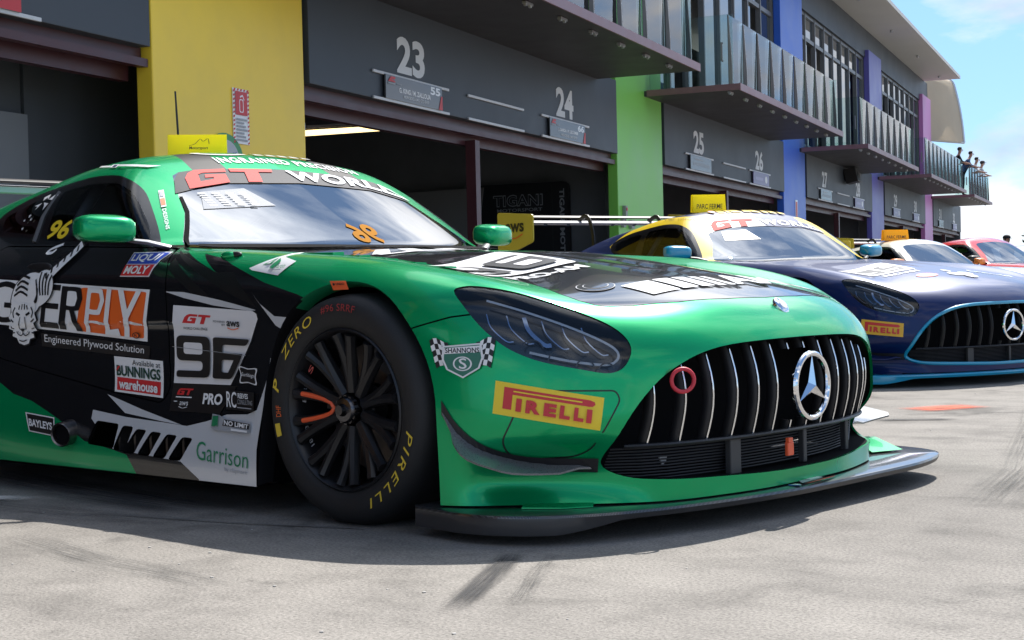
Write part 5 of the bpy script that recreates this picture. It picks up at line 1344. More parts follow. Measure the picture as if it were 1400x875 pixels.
a = Art(); a.rect(0, 0, 1, 1, M_BLK); a.text('Engineered Plywood Solution', .03, .18, .95, .92, M_WHT2, bold=.0); sticker('sponsor_sticker', a, SIDE_FR, [(-1.63, .556), (-.995, .512), (-1.0, .468), (-1.63, .508)], door)
# white tiger lying over the board (a plain striped animal)
a = Art(); X0, X1, Z0, Z1 = -1.86, -1.45, .50, .90
nm = lambda pts: [((x-X0)/(X1-X0), (z-Z0)/(Z1-Z0)) for x, z in pts]
tail = stroke(catmull([(-1.485, .868), (-1.525, .815), (-1.58, .765), (-1.63, .735)], 5), .036)
haunch = catmull([(-1.66, .765), (-1.60, .775), (-1.555, .735), (-1.56, .690), (-1.60, .660), (-1.655, .65), (-1.70, .70)], 4, closed=True)
back = catmull([(-1.790, .650), (-1.795, .700), (-1.765, .745), (-1.70, .770), (-1.63, .755), (-1.615, .700), (-1.635, .640), (-1.70, .62)], 4, closed=True)
head = [(-1.795, .655), (-1.780, .672), (-1.755, .660), (-1.718, .666), (-1.680, .658), (-1.655, .668), (-1.642, .650), (-1.648, .625), (-1.632, .600), (-1.650, .590), (-1.636, .565), (-1.660, .562), (-1.655, .540), (-1.680, .535), (-1.690, .518), (-1.718, .512), (-1.748, .520), (-1.760, .538), (-1.785, .545), (-1.780, .566), (-1.804, .575), (-1.790, .597), (-1.806, .612), (-1.790, .630)]
def grow(P_, k): 
    c_ = np.mean(P_, 0); return [(c_[0]+(x-c_[0])*k, c_[1]+(z-c_[1])*k) for x, z in P_]
for P_ in (tail, haunch, back, head): a.poly(nm(grow(P_, 1.07)), M_BLK)
for P_ in (tail, haunch, back): a.poly(nm(P_), M_WHITE)
S = lambda pts, w=.010: a.poly(nm(stroke(catmull(pts, 3), w)), M_BLK)
for k in range(6): S([(-1.505-.021*k, .862-.019*k), (-1.492-.022*k, .838-.018*k)], .009)
for k in range(4): S([(-1.640+.024*k, .770-.004*k), (-1.636+.020*k, .735), (-1.622+.016*k, .690)], .0085)
for k in range(4): S([(-1.782+.006*k, .690+.018*k), (-1.745, .705+.018*k), (-1.700, .690+.020*k)], .0080)
for k in range(3): S([(-1.660+.010*k, .745-.015*k), (-1.640, .700-.015*k), (-1.655, .665)], .0070)
a.poly(nm(head), M_WHITE)
for sx in (-1, 1):
    c = -1.718
    S([(c+sx*.008, .660), (c+sx*.010, .640)], .006); S([(c+sx*.022, .655), (c+sx*.028, .640)], .006)
    a.poly(nm([(c+sx*.016, .622), (c+sx*.040, .632), (c+sx*.046, .624), (c+sx*.026, .616)]), M_BLK)
    S([(c+sx*.050, .648), (c+sx*.062, .630), (c+sx*.056, .610)], .006); S([(c+sx*.074, .605), (c+sx*.056, .594)], .006); S([(c+sx*.072, .580), (c+sx*.054, .574)], .006); S([(c+sx*.066, .556), (c+sx*.052, .558)], .005)
    S([(c+sx*.016, .612), (c+sx*.022, .585), (c+sx*.018, .570)], .004); S([(c, .556), (c+sx*.014, .547), (c+sx*.032, .553), (c+sx*.040, .562)], .004)
    for q in range(2): a.poly(nm(ring_pts(c+sx*(.020+.010*q), .5565+.004*q, .0022, .0022, 6)), M_BLK)
a.poly(nm([(-1.734, .576), (-1.702, .576), (-1.712, .563), (-1.724, .563)]), M_BLK); S([(-1.718, .563), (-1.718, .553)], .004); S([(-1.740, .530), (-1.718, .526), (-1.696, .531)], .004)
a.poly(nm(stroke(catmull([(-1.60, .865), (-1.655, .850), (-1.675, .835), (-1.64, .832), (-1.625, .845)], 4), .011)), M_WHITE)
sticker('animal_emblem', a, SIDE_FR, [(X0, Z1), (X1, Z1), (X1, Z0), (X0, Z0)], door, base=.0115, dice=.02)
# hardware shop patch
a = Art(); a.rect(0, 0, 1, 1, M_WHITE); a.rect(.05, .06, .95, .42, M_RED); a.text('Available at', .38, .80, .95, .95, M_BLK, bold=.0); a.text('BUNNINGS', .05, .46, .95, .76, mat('bottle_green_print', (.01, .05, .03), rough=.4), bold=.03); a.text('warehouse', .10, .10, .90, .38, M_WHITE, bold=.03)
a.poly([(.05, .62), (.10, .74), (.14, .74), (.07, .60)], M_RED)
sticker('sponsor_sticker', a, SIDE_FR, [(-1.201, .476), (-.926, .462), (-.91, .340), (-1.187, .355)], door)
# number plate panel behind the wheel
PW = mat('plate_white', (.72, .71, .72), rough=.38)
QP = [(-.864, .647), (-.405, .622), (-.405, .392), (-.861, .391)]
a = Art(); a.poly([(.005, 1), (.93, 1), (.975, .97), (.99, .9), (.90, .60), (.78, .30), (.67, .0), (.0, .0)], PW)
gt_mark(a, .12, .78, .44, .90, M_RED); a.text('WORLD CHALLENGE', .12, .70, .40, .735, M_BLK); a.text('POWERED', .47, .815, .61, .84, M_BLK); a.text('BY', .57, .775, .61, .80, M_BLK); a.text('aws', .63, .775, .78, .845, M_BLK, bold=.02); a.line(catmull([(.64, .755), (.70, .735), (.77, .758)], 4), .012, M_ORG)
def nine(a, x0, y0, x1, y1, m, mw, cutoff=False):
    w, h = x1-x0, y1-y0; f = lambda pts: [(x0+w*p, y0+h*q) for p, q in pts]
    a.poly(f(round_poly([(.0, 1), (1, 1), (1, 0), (.0, 0), (.0, .16), (.78, .16), (.78, .40), (.0, .40)], .16, 4)), m); a.poly(f(round_poly([(.22, .84), (.78, .84), (.78, .56), (.22, .56)], .08)), mw)
nine(a, .04, .08, .43, .62, M_BLK, PW)
a.poly(round_poly([(.47, .62), (.91, .62), (.86, .53), (.58, .53), (.57, .42), (.82, .42), (.78, .33), (.57, .33), (.57, .16), (.725, .16), (.69, .075), (.47, .075)], .035), M_BLK)
a.poly([(.745, .42), (.82, .42), (.705, .10), (.63, .10)], M_BLK); a.line([(.0, .47), (.86, .40)], .006, M_GREY)
sticker('number_plate', a, SIDE_FR, QP, body, dice=.015)
a = Art(); a.poly([(.0, 1), (.76, 1), (.60, .0), (.0, .0)], M_BLK); gt_mark(a, .06, .60, .26, .84, M_RED); a.rect(.06, .50, .25, .54, M_WHT2); a.text('aws', .12, .22, .22, .36, M_WHT2); a.rect(.05, .34, .09, .37, M_WHT2); a.line(catmull([(.12, .17), (.17, .12), (.22, .17)], 3), .015, M_WHT2); a.text('PRO', .40, .30, .63, .70, M_WHITE, bold=.035)
sticker('class_strip', a, SIDE_FR, [(-.864, .389), (-.415, .389), (-.415, .300), (-.864, .300)], body)
a = Art(); a.rect(0, 0, 1, 1, M_BLK); a.text('RC', .03, .12, .38, .92, M_WHITE, bold=.01); a.text('REEVES', .44, .62, .80, .88, M_WHITE, bold=.02); a.text('CONSULTING', .44, .32, .97, .56, M_GREY, bold=.0); a.rect(.44, .12, .95, .17, M_GREY)
sticker('sponsor_sticker', a, SIDE_FR, [(-.572, .377), (-.416, .372), (-.408, .313), (-.555, .315)], body, base=.008)
a = Art(); a.poly([(.0, .1), (.03, .9), (.22, .9), (.34, .75), (1, .75), (.98, .0), (.30, .0), (.12, .0)], M_GREY); a.poly([(.30, .32), (.335, .70), (.985, .70), (.975, .32)], M_BLK); a.text('NO LIMIT', .345, .36, .965, .66, M_WHITE, bold=.03); a.line([(.05, .2), (.07, .8), (.15, .25), (.19, .85)], .03, M_GRN); a.text('LN', .06, .2, .2, .8, M_GRN, bold=.02); a.rect(.55, .08, .96, .22, M_WHT2)
sticker('sponsor_sticker', a, SIDE_FR, [(-.632, .305), (-.420, .288), (-.417, .245), (-.622, .250)], body, base=.007)
a = Art(); a.poly(catmull([(0, 1), (.5, .93), (1, 1), (.93, .5), (1, 0), (.5, .07), (0, 0), (.07, .5)], 3, True), M_WHT2); a.poly([(.5+(x-.5)*.86, .5+(y-.5)*.86) for x, y in catmull([(0, 1), (.5, .93), (1, 1), (.93, .5), (1, 0), (.5, .07), (0, 0), (.07, .5)], 3, True)], M_BLK); a.text('Surfdogs', .14, .36, .86, .66, M_WHT2, shear=.2)
sticker('sponsor_sticker', a, SIDE_FR, [(-.515, .452), (-.415, .446), (-.412, .395), (-.505, .400)], body, base=.003)
a = Art(); a.text('Garrison', .0, .30, 1, 1, M_GRN, bold=-.004); a.text('by claymark', .56, .0, 1, .22, M_GREY); sticker('sponsor_lettering', a, SIDE_FR, [(-.692, .213), (-.423, .193), (-.424, .118), (-.684, .128)], body)
a = Art(); a.poly([(.0, 1), (1, 1), (1, 0), (.08, .0)], M_WHT2); a.poly([(.05, .94), (.97, .94), (.97, .06), (.12, .06)], M_BLK); a.text('BAYLEYS', .12, .30, .93, .70, M_WHT2, bold=.03); sticker('sponsor_sticker', a, SIDE_FR, [(-1.706, .268), (-1.521, .255), (-1.500, .189), (-1.684, .202)], body)
# wing top stickers
a = Art(); a.poly([(0, .42), (.62, 1), (.60, .82), (1, .62), (.82, .08), (.10, .33)], M_WHITE); a.poly([(.28, .52), (.50, .78), (.48, .55)], M_GRN); a.poly([(.50, .40), (.56, .76), (.66, .62), (.60, .35)], M_GRN); a.poly([(.36, .55), (.46, .66), (.45, .54)], M_WHITE); a.text('Martin', .62, .34, .88, .50, M_GRN); a.rect(.55, .25, .84, .29, M_GREY)
sticker('sponsor_sticker', a, SIDE_FR, [(-.505, .802), (-.300, .802), (-.300, .724), (-.505, .724)], body)
a = Art(); a.poly([(.0, 1), (.92, 1), (1, .0), (.08, .0)], mat('orange_tab', (.72, .10, .02), rough=.45)); a.poly(ring_pts(.2, .62, .07, .14, 8), M_BLK); a.text('UNDO', .34, .50, .82, .76, M_BLK, bold=.02)
sticker('sponsor_sticker', a, SIDE_FR, [(-.076, .708), (-.003, .707), (.020, .682), (-.048, .681)], body, base=.001)
a = Art(); a.poly([(.0, .98), (.5, 1), (.52, .75), (.02, .72)], M_WHITE); a.poly([(.02, .92), (.48, .94), (.50, .82), (.03, .80)], M_ORG); a.text('ZINK', .06, .83, .46, .91, M_WHITE, bold=.02)
V, F, lo, hi = text_mesh('DESIGNS', .02, 0, 1, 2); W = (V-lo)/(hi-lo); a = Art()
a.mesh(np.stack([.15+.7*W[:, 1], .52-.52*W[:, 0]], 1), F, M_WHITE); a.rect(.05, .56, .95, 1, M_WHITE); a.rect(.12, .60, .88, .78, M_ORG); a.rect(.2, .82, .8, .96, M_GREY)
sticker('pillar_sticker', a, DIAG_FR, [(-1.345, 1.056), (-1.325, 1.060), (-1.287, .911), (-1.305, .906)], body)
a = Art(); a.poly([(0, .2), (.06, .75), (.36, .75), (.33, .2)], M_WHITE); a.poly([(.34, .1), (.42, .95), (.60, .9), (.52, .05)], M_WHT2); a.poly([(.42, .25), (.46, .75), (.55, .7), (.5, .2)], mat('navy_print', (.03, .03, .10))); a.poly([(.58, .3), (.62, .75), (1, .65), (.95, .2)], M_WHITE); a.line([(.05, .36), (.33, .36)], .05, M_GREY); a.line([(.62, .40), (.95, .34)], .05, M_GREY)
sticker('roof_sticker', a, SIDE_FR, [(-1.78, 1.186), (-1.44, 1.166), (-1.41, 1.146), (-1.74, 1.172)], body)
a = Art(); 
a.text('INGRAINED PRECISION', .0, .05, 1, .95, M_WHITE, bold=.03, spacing=1.15)
sticker('roof_lettering', a, TOP_FR, [(-1.478, -.27), (-1.478, .47), (-1.425, .47), (-1.425, -.27)], body)
a = Art(); a.poly(ring_pts(.22, .5, .22, .48, 24), M_WHITE); a.poly(ring_pts(.22, .5, .15, .26, 24), GREEN)
for k in range(5): a.poly([(.48+.10*k, .1), (.55+.10*k, .1), (.565+.10*k, .9), (.495+.10*k, .9)], M_WHITE)
sticker('roof_lettering', a, TOP_FR, [(-1.585, -.32), (-1.585, .30), (-1.500, .30), (-1.500, -.32)], body)
# bonnet: number plate, class, grille-badge lettering
QH = [(-.06, -.16), (.24, -.20), (.36, -.66), (.03, -.66)]
def on_hood(a, name, x0, x1, y0, y1, **k):
    """u runs to the car's left... reading from the front: right edge of the words is the car's left; v runs from nose to screen"""
    return sticker(name, a, TOP_FR, [(x0, y0), (x0, y1), (x1, y1), (x1, y0)], hood, **k)
a = Art(); a.poly(round_poly([(.0, .0), (1, .0), (1, 1), (.0, 1)], .05), PW); gt_mark(a, .10, .80, .34, .92, M_RED); a.rect(.40, .86, .80, .875, M_GREY); a.rect(.12, .74, .36, .755, M_GREY)
nine(a, .10, .08, .46, .64, M_BLK, PW)
a.poly(round_poly([(.54, .64), (.90, .64), (.90, .08), (.54, .08)], .09), M_BLK); a.poly(round_poly([(.63, .56), (.90, .56), (.90, .45), (.63, .45)], .03), PW); a.poly(round_poly([(.63, .34), (.81, .34), (.81, .18), (.63, .18)], .03), PW)
on_hood(a, 'number_plate', -.05, .285, -.72, -.22)
a = Art(); a.text('PRO-AM', .1, .1, .95, .9, M_WHITE, bold=.04); on_hood(a, 'class_lettering', .305, .375, -.66, -.24)
a = Art()
for x0, w in ((.0, .145), (.165, .085), (.268, .075), (.362, .050), (.432, .035)): a.poly(round_poly([(x0+.012, 0), (x0+w+.012, 0), (x0+w, 1), (x0, 1)], .02), M_WHITE)
a.text('AMG', .49, .0, 1, 1, M_WHITE, bold=.03, shear=-.1); on_hood(a, 'bonnet_lettering', .605, .715, -.43, .50)
a = Art(); a.text('BROWN DAVIS', .0, .1, 1, .9, M_WHITE, bold=.02); 
a = Art(); a.poly([(.0, .2), (.3, .9), (.42, .9), (.16, .2)], M_WHITE); a.poly([(.3, .2), (.45, .8), (.6, .8), (.45, .2)], M_WHITE); a.poly([(.62, .1), (.7, .6), (1, .9), (.9, .3)], M_WHITE); a.poly([(.0, .0), (.9, .0), (.9, .08), (.0, .1)], M_WHT2)
on_hood(a, 'bonnet_graphic', -.58, -.36, -.45, .10)
a = Art()
for k in range(9): a.poly([(.11*k, .0), (.11*k+.075, .0), (.11*k+.09, 1), (.11*k+.02, 1)], M_WHITE)
on_hood(a, 'bonnet_graphic', -.30, -.18, .10, .62)
a = Art(); a.poly(rrect(.98, .98, .48, 8, .5, .5), M_GREY); a.poly(rrect(.92, .92, .45, 8, .5, .5), GLOSSB); a.poly(rrect(.66, .62, .30, 8, .5, .5), M_GREY); a.poly(rrect(.60, .56, .27, 8, .5, .5), GLOSSB)
on_hood(a, 'bonnet_fastener', .52, .61, -.57, -.42)
# louvres along the bonnet edge
for s in (-1, 1):
    for k in range(5):
        bm = bmesh.new(); x = -.56+.135*k; y0 = -(.545+.010*k)
        p = loop_pts([(x, y0), (x+.13, y0-.006), (x+.13, y0-.055), (x, y0-.05)], TOP_FR); p[:, 1] *= -s if s > 0 else 1
        z = np.array([.002, .014, .012, .002]); vs = [bm.verts.new((*q[:2], q[2]+dz)) for q, dz in zip(p, z)]; lo = [bm.verts.new((*q[:2], q[2]-.004)) for q in p]
        bm.faces.new(vs)
        for i in range(4): bm.faces.new((vs[i], vs[(i+1) % 4], lo[(i+1) % 4], lo[i]))
        bmobj('bonnet_louvre', bm, [GREEN], body)
# bonnet pin cup on the wing, badge on the nose
q = loop_pts([(-.665, .800)], SIDE_FR)[0]
bm = bmesh.new(); superell(bm, tuple(q+np.array([0, .0, .004])), (.035, .018, .014), 2, 10); bmobj('wing_duct', bm, GREEN, body, smooth=60)
bm = bmesh.new(); superell(bm, tuple(q+np.array([.03, .006, .006])), (.030, .012, .010), 2, 10); bmobj('duct_mouth', bm, M_BLACK, body, smooth=60)
c = Vector((.880, .0, .603)); Mx = Matrix.Rotation(rad(52), 3, 'Y'); bm = bmesh.new()
lathe(bm, [(0, .010), (.022, .009), (.029, .004), (.030, -.004)], c, Mx @ Vector((0, 0, 1)), 24); bd = bmobj('nose_badge', bm, M_CHROME, bump, smooth=40)
bm = bmesh.new(); lathe(bm, [(0, .0115), (.016, .0108), (.0165, .0095)], c, Mx @ Vector((0, 0, 1)), 24); bmobj('badge_centre', bm, M_WHT2, bd, smooth=40)
# front bumper stickers
a = Art(); a.rect(0, 0, 1, 1, M_YEL); a.poly([(.085, .20), (.085, .86), (.87, .86), (.915, .82), (.925, .74), (.90, .67), (.87, .66), (.165, .66), (.165, .20)], M_RED); a.poly([(.17, .745), (.80, .745), (.80, .785), (.17, .785)], M_YEL); a.poly([(.17, .70), (.17, .74), (.80, .74), (.80, .70)], M_YEL) if 0 else None
for ch, x0, x1 in (('I', .205, .255), ('R', .295, .43), ('E', .46, .575), ('L', .605, .70), ('L', .735, .825), ('I', .85, .90)): a.text(ch, x0, .18, x1, .575, M_RED, bold=.06)
sticker('tyre_brand_sticker', a, DIAG_FR, [(-.325, .428), (-.045, .377), (-.059, .291), (-.336, .340)], bump)
a = Art()
for s, f in ((0, lambda x: x), (1, lambda x: 1-x)):
    for i in range(5):
        for j in range(5):
            u, v = i/5, j/5
            def pt(u, v): return (f(.02+.27*u+.10*(1-v)*.9), .30+.62*v+.06*math.sin(u*5)-.22*(1-u)*(1-v)*.2)
            a.poly([pt(u, v), pt(u+.2, v), pt(u+.2, v+.2), pt(u, v+.2)], M_WHITE if (i+j) % 2 else M_BLK)
SHG = mat('shield_green', (.03, .16, .11), rough=.4)
sh = lambda k: [(.5+(x-.5)*k, .45+(y-.45)*k) for x, y in [(.22, .78), (.78, .84), (.80, .50), (.74, .25), (.50, .02), (.27, .22), (.21, .46)]]
a.poly(sh(1.0), M_WHT2); a.poly(sh(.90), SHG); a.poly([(.245, .59), (.755, .63), (.755, .78), (.245, .73)], M_WHT2); a.text('SHANNONS', .26, .615, .745, .735, M_BLK, bold=.02, shear=0)
a.poly(ring_pts(.5, .36, .135, .17, 28), M_WHT2); a.poly(ring_pts(.5, .36, .112, .145, 28), SHG); a.text('S', .45, .24, .56, .49, M_WHT2, bold=.01)
sticker('insurer_sticker', a, DIAG_FR, [(-.496, .546), (-.316, .546), (-.316, .432), (-.496, .432)], bump)
# towing hatch outline
pn = round_poly([(-.215, .40), (-.012, .395), (.0, .37), (-.080, .235), (-.12, .217), (-.26, .212), (-.300, .232), (-.314, .265), (-.270, .36)], .02, 3)
art = Art()
for i in range(len(pn)): art.poly(stroke([pn[i], pn[(i+1) % len(pn)]], .0042), M_BLK)
o = body_art('hatch_seam', art, DIAG_FR, U4, bump, dice=.05, lift=.00001, base=.0006)
# tow loop, orange latch, stone-chip badge in the grille
bm = bmesh.new(); cc = Vector((.905, -.560, .415)); tube(bm, [(cc.x+.018*math.cos(t), cc.y+.027*math.cos(t), cc.z+.031*math.sin(t)) for t in np.linspace(0, 2*PI, 29)[:-1]], .0058, 8, closed=True); bmobj('tow_loop', bm, mat('red_webbing', (.55, .03, .05), rough=.5), hero, smooth=60)
bm = bmesh.new(); box(bm, (.955, -.095, .188), (.012, .034, .040), bev=.003); box(bm, (.958, -.10, .214), (.012, .024, .014), bev=.002); bmobj('orange_latch', bm, mat('orange_enamel', (.75, .10, .03), rough=.4), hero)
bm = bmesh.new(); prism(bm, [(-.012, .012), (.016, .012), (.012, -.004), (.0, -.014)], (.80, -.520, .190), (.35, .94, 0), (0, 0, 1), (.004, 0, 0)); bmobj('grille_tag', bm, M_GREY, hero)
# splitter sticker
a = Art(); a.poly(ring_pts(.07, .5, .06, .38, 12), M_BLUE); a.poly([(.05, .2), (.13, .2), (.13, .6), (.05, .7)], M_WHITE); a.poly([(.16, .1), (.70, .35), (.95, .35), (.78, .12), (.28, .02)], M_RED); a.poly([(.16, .25), (.30, .9), (.42, .9), (.70, .55), (.66, .40)], M_GREY); a.poly([(.42, .45), (.70, .5), (.70, .85), (.45, .9)], M_WHITE)
flat_art('splitter_sticker', a, (1.004, -.13, .0842), (-.004, .27, 0), (-.050, .0, 0), hp['splitter'])
# screen: visor strip, lettering, number, registration papers, dark edge
VIS = mat('visor_strip', (.055, .055, .062), rough=.6, spec=.12); CORAL = mat('visor_coral', (.62, .07, .06), rough=.7, spec=.25)
ys = np.linspace(-.60, .60, 25); top = np.interp(np.abs(ys), [0, .287, .434, .495, .535, .56, .60], [1.168, 1.160, 1.148, 1.138, 1.122, 1.092, 1.05]); bot = np.interp(np.abs(ys), [0, .40, .60], [1.106, 1.092, 1.046])
a = Art(); a.poly([(y, z) for y, z in zip(ys, top-.002)]+[(y, z) for y, z in zip(ys[::-1], bot[::-1])], VIS)
sticker('visor_strip', a, GLASS_FR, U4, screen, dice=.05)
def on_visor(pts): # (u along -.5...5, v 0..1) -> y,z
    o = []
    for u, v in pts:
        b = np.interp(abs(u), [0, .40, .60], [1.106, 1.092, 1.046]); t = np.interp(abs(u), [0, .287, .434, .495, .535, .60], [1.168, 1.160, 1.148, 1.138, 1.122, 1.05]); o.append((u, b+(t-b)*v))
    return o
a = Art()
tmp = Art(); gt_mark(tmp, -.53, .04, -.06, .94, CORAL)
for V, F, m in tmp.items: a.poly(on_visor(V), m)
V, F, lo, hi = text_mesh('WORLD', .04, .25, 1.08, 3); W = (V-lo)/(hi-lo); a.mesh(np.array(on_visor([(.00+.60*x, .14+.72*y) for x, y in W])), F, M_WHITE)
sticker('visor_lettering', a, GLASS_FR, U4, screen, base=.0040, dice=.03)
a = Art(); V, F, lo, hi = text_mesh('96', .03, 0, 1, 3); W = (V-lo)/(hi-lo); a.mesh(np.stack([.115-.15*W[:, 0], .858+.078*W[:, 1]], 1), [f[::-1] for f in F], mat('amber_print', (.40, .17, .02), rough=.9, spec=.1)); sticker('screen_number', a, GLASS_FR, U4, screen)
PAP = mat('papers_clear', (.36, .37, .39), rough=.7, spec=.2)
a = Art(); a.poly([(-.56, .985), (-.50, 1.055), (-.30, 1.075), (-.245, 1.005)], PAP)
for k in range(4):
    for j in range(6): a.rect(-.52+.055*k+.01*j*0, 1.0+.009*j, -.49+.055*k, 1.004+.009*j, M_GREY)
sticker('screen_papers', a, GLASS_FR, U4, screen)
a = Art()
E_ = [(-.75, .846), (-.635, .975), (-.60, 1.034)]
a.poly(E_+[(-.588, 1.034), (-.620, .975), (-.725, .855)], M_INNER); a.poly([(-y, z) for y, z in E_][::-1]+[(.70, .858), (.595, .975), (.565, 1.034)][::-1][::-1], M_BLACK) if 0 else None
a.poly([(-.75, .838), (.75, .838), (.70, .852), (0, .848), (-.70, .852)], M_INNER)
sticker('screen_edge', a, GLASS_FR, U4, screen)
# rivets of light along the screen pillar edge, window number, flags
a = Art(); a.text('96', .05, .0, .95, 1, M_YEL, bold=.03, shear=.25); sticker('window_number', a, SIDE_FR, [(-1.80, .975), (-1.63, .968), (-1.63, .895), (-1.80, .902)], hp['side_window'][0], base=.001)
a = Art()
for pts in ([(.2, .9), (.45, .98), (.5, .80), (.40, .88), (.28, .78)], [(.55, .8), (.8, .98), (.9, .9), (.75, .86), (.8, .76)], [(.05, .62), (.35, .70), (.2, .48), (.22, .60)], [(.45, .70), (.7, .66), (.6, .45), (.56, .58)]): a.poly(pts, M_WHT2)
for cx_, cy_, r_ in ((.15, .30, .07), (.3, .18, .06), (.02, .16, .05), (.12, -.1, .06)): a.poly([(cx_+r_*(1 if k % 2 == 0 else .42)*math.cos(PI/2+k*PI/5), cy_+r_*(1 if k % 2 == 0 else .42)*math.sin(PI/2+k*PI/5)) for k in range(10)], M_WHT2)
sticker('flag_transfer', a, SIDE_FR, [(-2.02, 1.085), (-1.84, 1.085), (-1.84, .96), (-2.02, .96)], hp['surround'][0], base=.001)
# B-pillar bar of the window, door handle
L = loop_pts([(-1.87, .895), (-1.885, .99), (-1.87, 1.088)], SIDE_FR); bm = bmesh.new(); tube(bm, [tuple(p+np.array([0, -.002, 0])) for p in L], .008, 6); bmobj('window_bar', bm, mat('bar_grey', (.10, .10, .105), rough=.4), hp['surround'][0])
q = loop_pts([(-1.70, .79)], SIDE_FR)[0]; bm = bmesh.new(); superell(bm, tuple(q+np.array([0, .006, 0])), (.085, .010, .022), 2.5, 10); bmobj('door_handle', bm, M_BLACK, door, smooth=60)
# side exhaust and the dark well behind the vent slots
q = loop_pts([(-1.43, .215)], SIDE_FR)[0]
bm = bmesh.new(); lathe(bm, [(.036, .10), (.040, .105), (.043, .10), (.043, -.04), (.034, -.04), (.036, .10)], tuple(q+np.array([0, .045, 0])), (.35, -1, -.12), 28); bmobj('exhaust_pipe', bm, mat('burnt_steel', (.20, .18, .17), rough=.35, metal=1, noise_amt=.3, noise_scale=30), hero, smooth=50)
bm = bmesh.new(); lathe(bm, [(.0, .084), (.036, .084)], tuple(q+np.array([0, .045, 0])), (.35, -1, -.12), 20); bmobj('exhaust_bore_shade', bm, M_INNER, hero)  # black disc across the pipe, painting in the shade of its bore
for k in range(6):
    bm = bmesh.new(); box(bm, (-1.2+.09*k, -.885, .20), (.012, .05, .12)); bmobj('vent_louvre', bm, mat('vent_steel', (.12, .11, .105), rough=.4, metal=.8, noise_amt=.3, noise_scale=25), hero)
# inner wheel-house vent panel behind the front wheel
bm = bmesh.new(); box(bm, (-.40, -.80, .34), (.03, .24, .50), bev=.01); box(bm, (-.385, -.93, .245), (.02, .05, .012)); bmobj('brake_duct', bm, M_BLACK, hero)
# rear wing print
a = Art(); a.rect(0, -.6, 1, .9, mat('wing_grey', (.36, .36, .38), rough=.4)); a.poly(ring_pts(.40, .2, .03, .45, 16), M_WHITE); a.poly(ring_pts(.40, .25, .018, .25, 12), M_GREY); a.rect(0, .9, 1, 1.3, M_BLK)
flat_art('wing_print', a, (-3.4195, -.90, 1.214), (0, 1.80, 0), (0, 0, .018), hp['wing'])

# ---- roof boxes and aerial: top-level, they only stand on the roofs
def glow_plastic(name, col):
    m = mat(name, col, rough=.4); t = m.node_tree; b = t.nodes['Principled BSDF']; o = t.nodes['Material Output']
    tl = _n(t, 'ShaderNodeBsdfTranslucent'); tl.inputs['Color'].default_value = (*col, 1); mx = _n(t, 'ShaderNodeMixShader'); mx.inputs[0].default_value = .55
    t.links.new(b.outputs[0], mx.inputs[1]); t.links.new(tl.outputs[0], mx.inputs[2]); t.links.new(mx.outputs[0], o.inputs[0]); return m
SIGNY = glow_plastic('sign_yellow', (.90, .80, .02)); SIGNA = glow_plastic('sign_amber', (.85, .52, .03))
def roof_box(loc, rz, lab, w=.46, hh=.105, lines=('',), dark=M_YEL, col=None, tilt=0):
    r = empty('parc_ferme_sign', loc, rz); tag(r, lab, 'roof sign', 'yellow roof signs on the parked cars')
    m = col or SIGNY
    g = bmesh.new(); prism(g, [(-.045, 0), (.045, 0), (.020, hh), (-.020, hh)], (0, -w/2, 0), (1, 0, 0), (0, 0, 1), (0, w, 0)); bmobj('sign_box', g, m, r)
    a = Art()
    for t, x0, y0, x1, y1 in lines: a.text(t, x0, y0, x1, y1, M_BLK, bold=.01, shear=.15)
    if lines: 
        if 'otorsport' in lines[0][0]: a.line(catmull([(.36, .52), (.46, .60), (.55, .80), (.60, .70), (.68, .82), (.70, .60)], 4), .012, M_BLK)
        flat_art('sign_print', a, (.0455, -w/2, 0), (0, w, 0), (-.025, 0, hh), r)
    return r
roof_box((-1.75, -.122, 1.232), rad(-39), 'low yellow roof sign lettered Motorsport on the green car', .235, .098, (('Motorsport', .36, .34, .68, .50), ('PARC FERME', .5, .02, .95, .10)))
r = empty('aerial', (-1.93, -.08, 1.222)); tag(r, 'thin black whip aerial standing on the green roof', 'aerial')
bm = bmesh.new(); tube(bm, [(0, 0, 0), (-.005, 0, .15), (-.015, .0, .31)], [.006, .005, .004], 6); bmobj('whip', bm, M_BLACK, r)
bm = bmesh.new(); lathe(bm, [(.0, .03), (.012, .028), (.02, 0), (.02, -.02)], (0, 0, 0), (0, 0, 1), 12); bmobj('aerial_base', bm, M_BLACK, r)

# ---------------------------------------------------------------- the three cars beyond
NAVY = paint('navy_paint', (.001, .013, .085), metal=.2, rough=.4, coat=.5); YELP = paint('yellow_roof_paint', (.66, .46, .0), metal=0, rough=.5, coat=.4)
CYAN = mat('cyan_paint', (.0, .30, .50), rough=.3, coat=1); DKSL = mat('slat_dark', (.03, .03, .033), rough=.35)
pal2 = dict(grille_ring=CYAN, rail=YELP, body=NAVY, side=NAVY, white=NAVY, facet=NAVY, painted_glint=NAVY, slash=NAVY, roof=NAVY, hood=NAVY, bumper=NAVY, lip=NAVY, grille_edge=CYAN, slat=DKSL, splitter=CYAN, splitter_edge=CYAN, dive=NAVY, mirror=CYAN, arm=M_BLACK, wing=mat('wing_pale_grey', (.40, .40, .41), rough=.4), flap=M_BLACK, endplate=mat('endplate_yellow', (.62, .48, .05), rough=.45))
car2, p2 = build_coupe('race_car', pal2, hero=False, h=.03)
tag(car2, 'dark blue coupe with yellow roof edges and pale blue grille outline beside the green car', 'race car', 'race cars parked nose out along the garages')
def tree(o):
    for c in list(o.children):
        yield c
        yield from tree(c)
def copy_car(src):
    r = src.copy(); COL.objects.link(r)
    def rec(s, d):
        for c in list(s.children):
            k = c.copy(); COL.objects.link(k); k.parent = d; rec(c, k)
    rec(src, r); return r
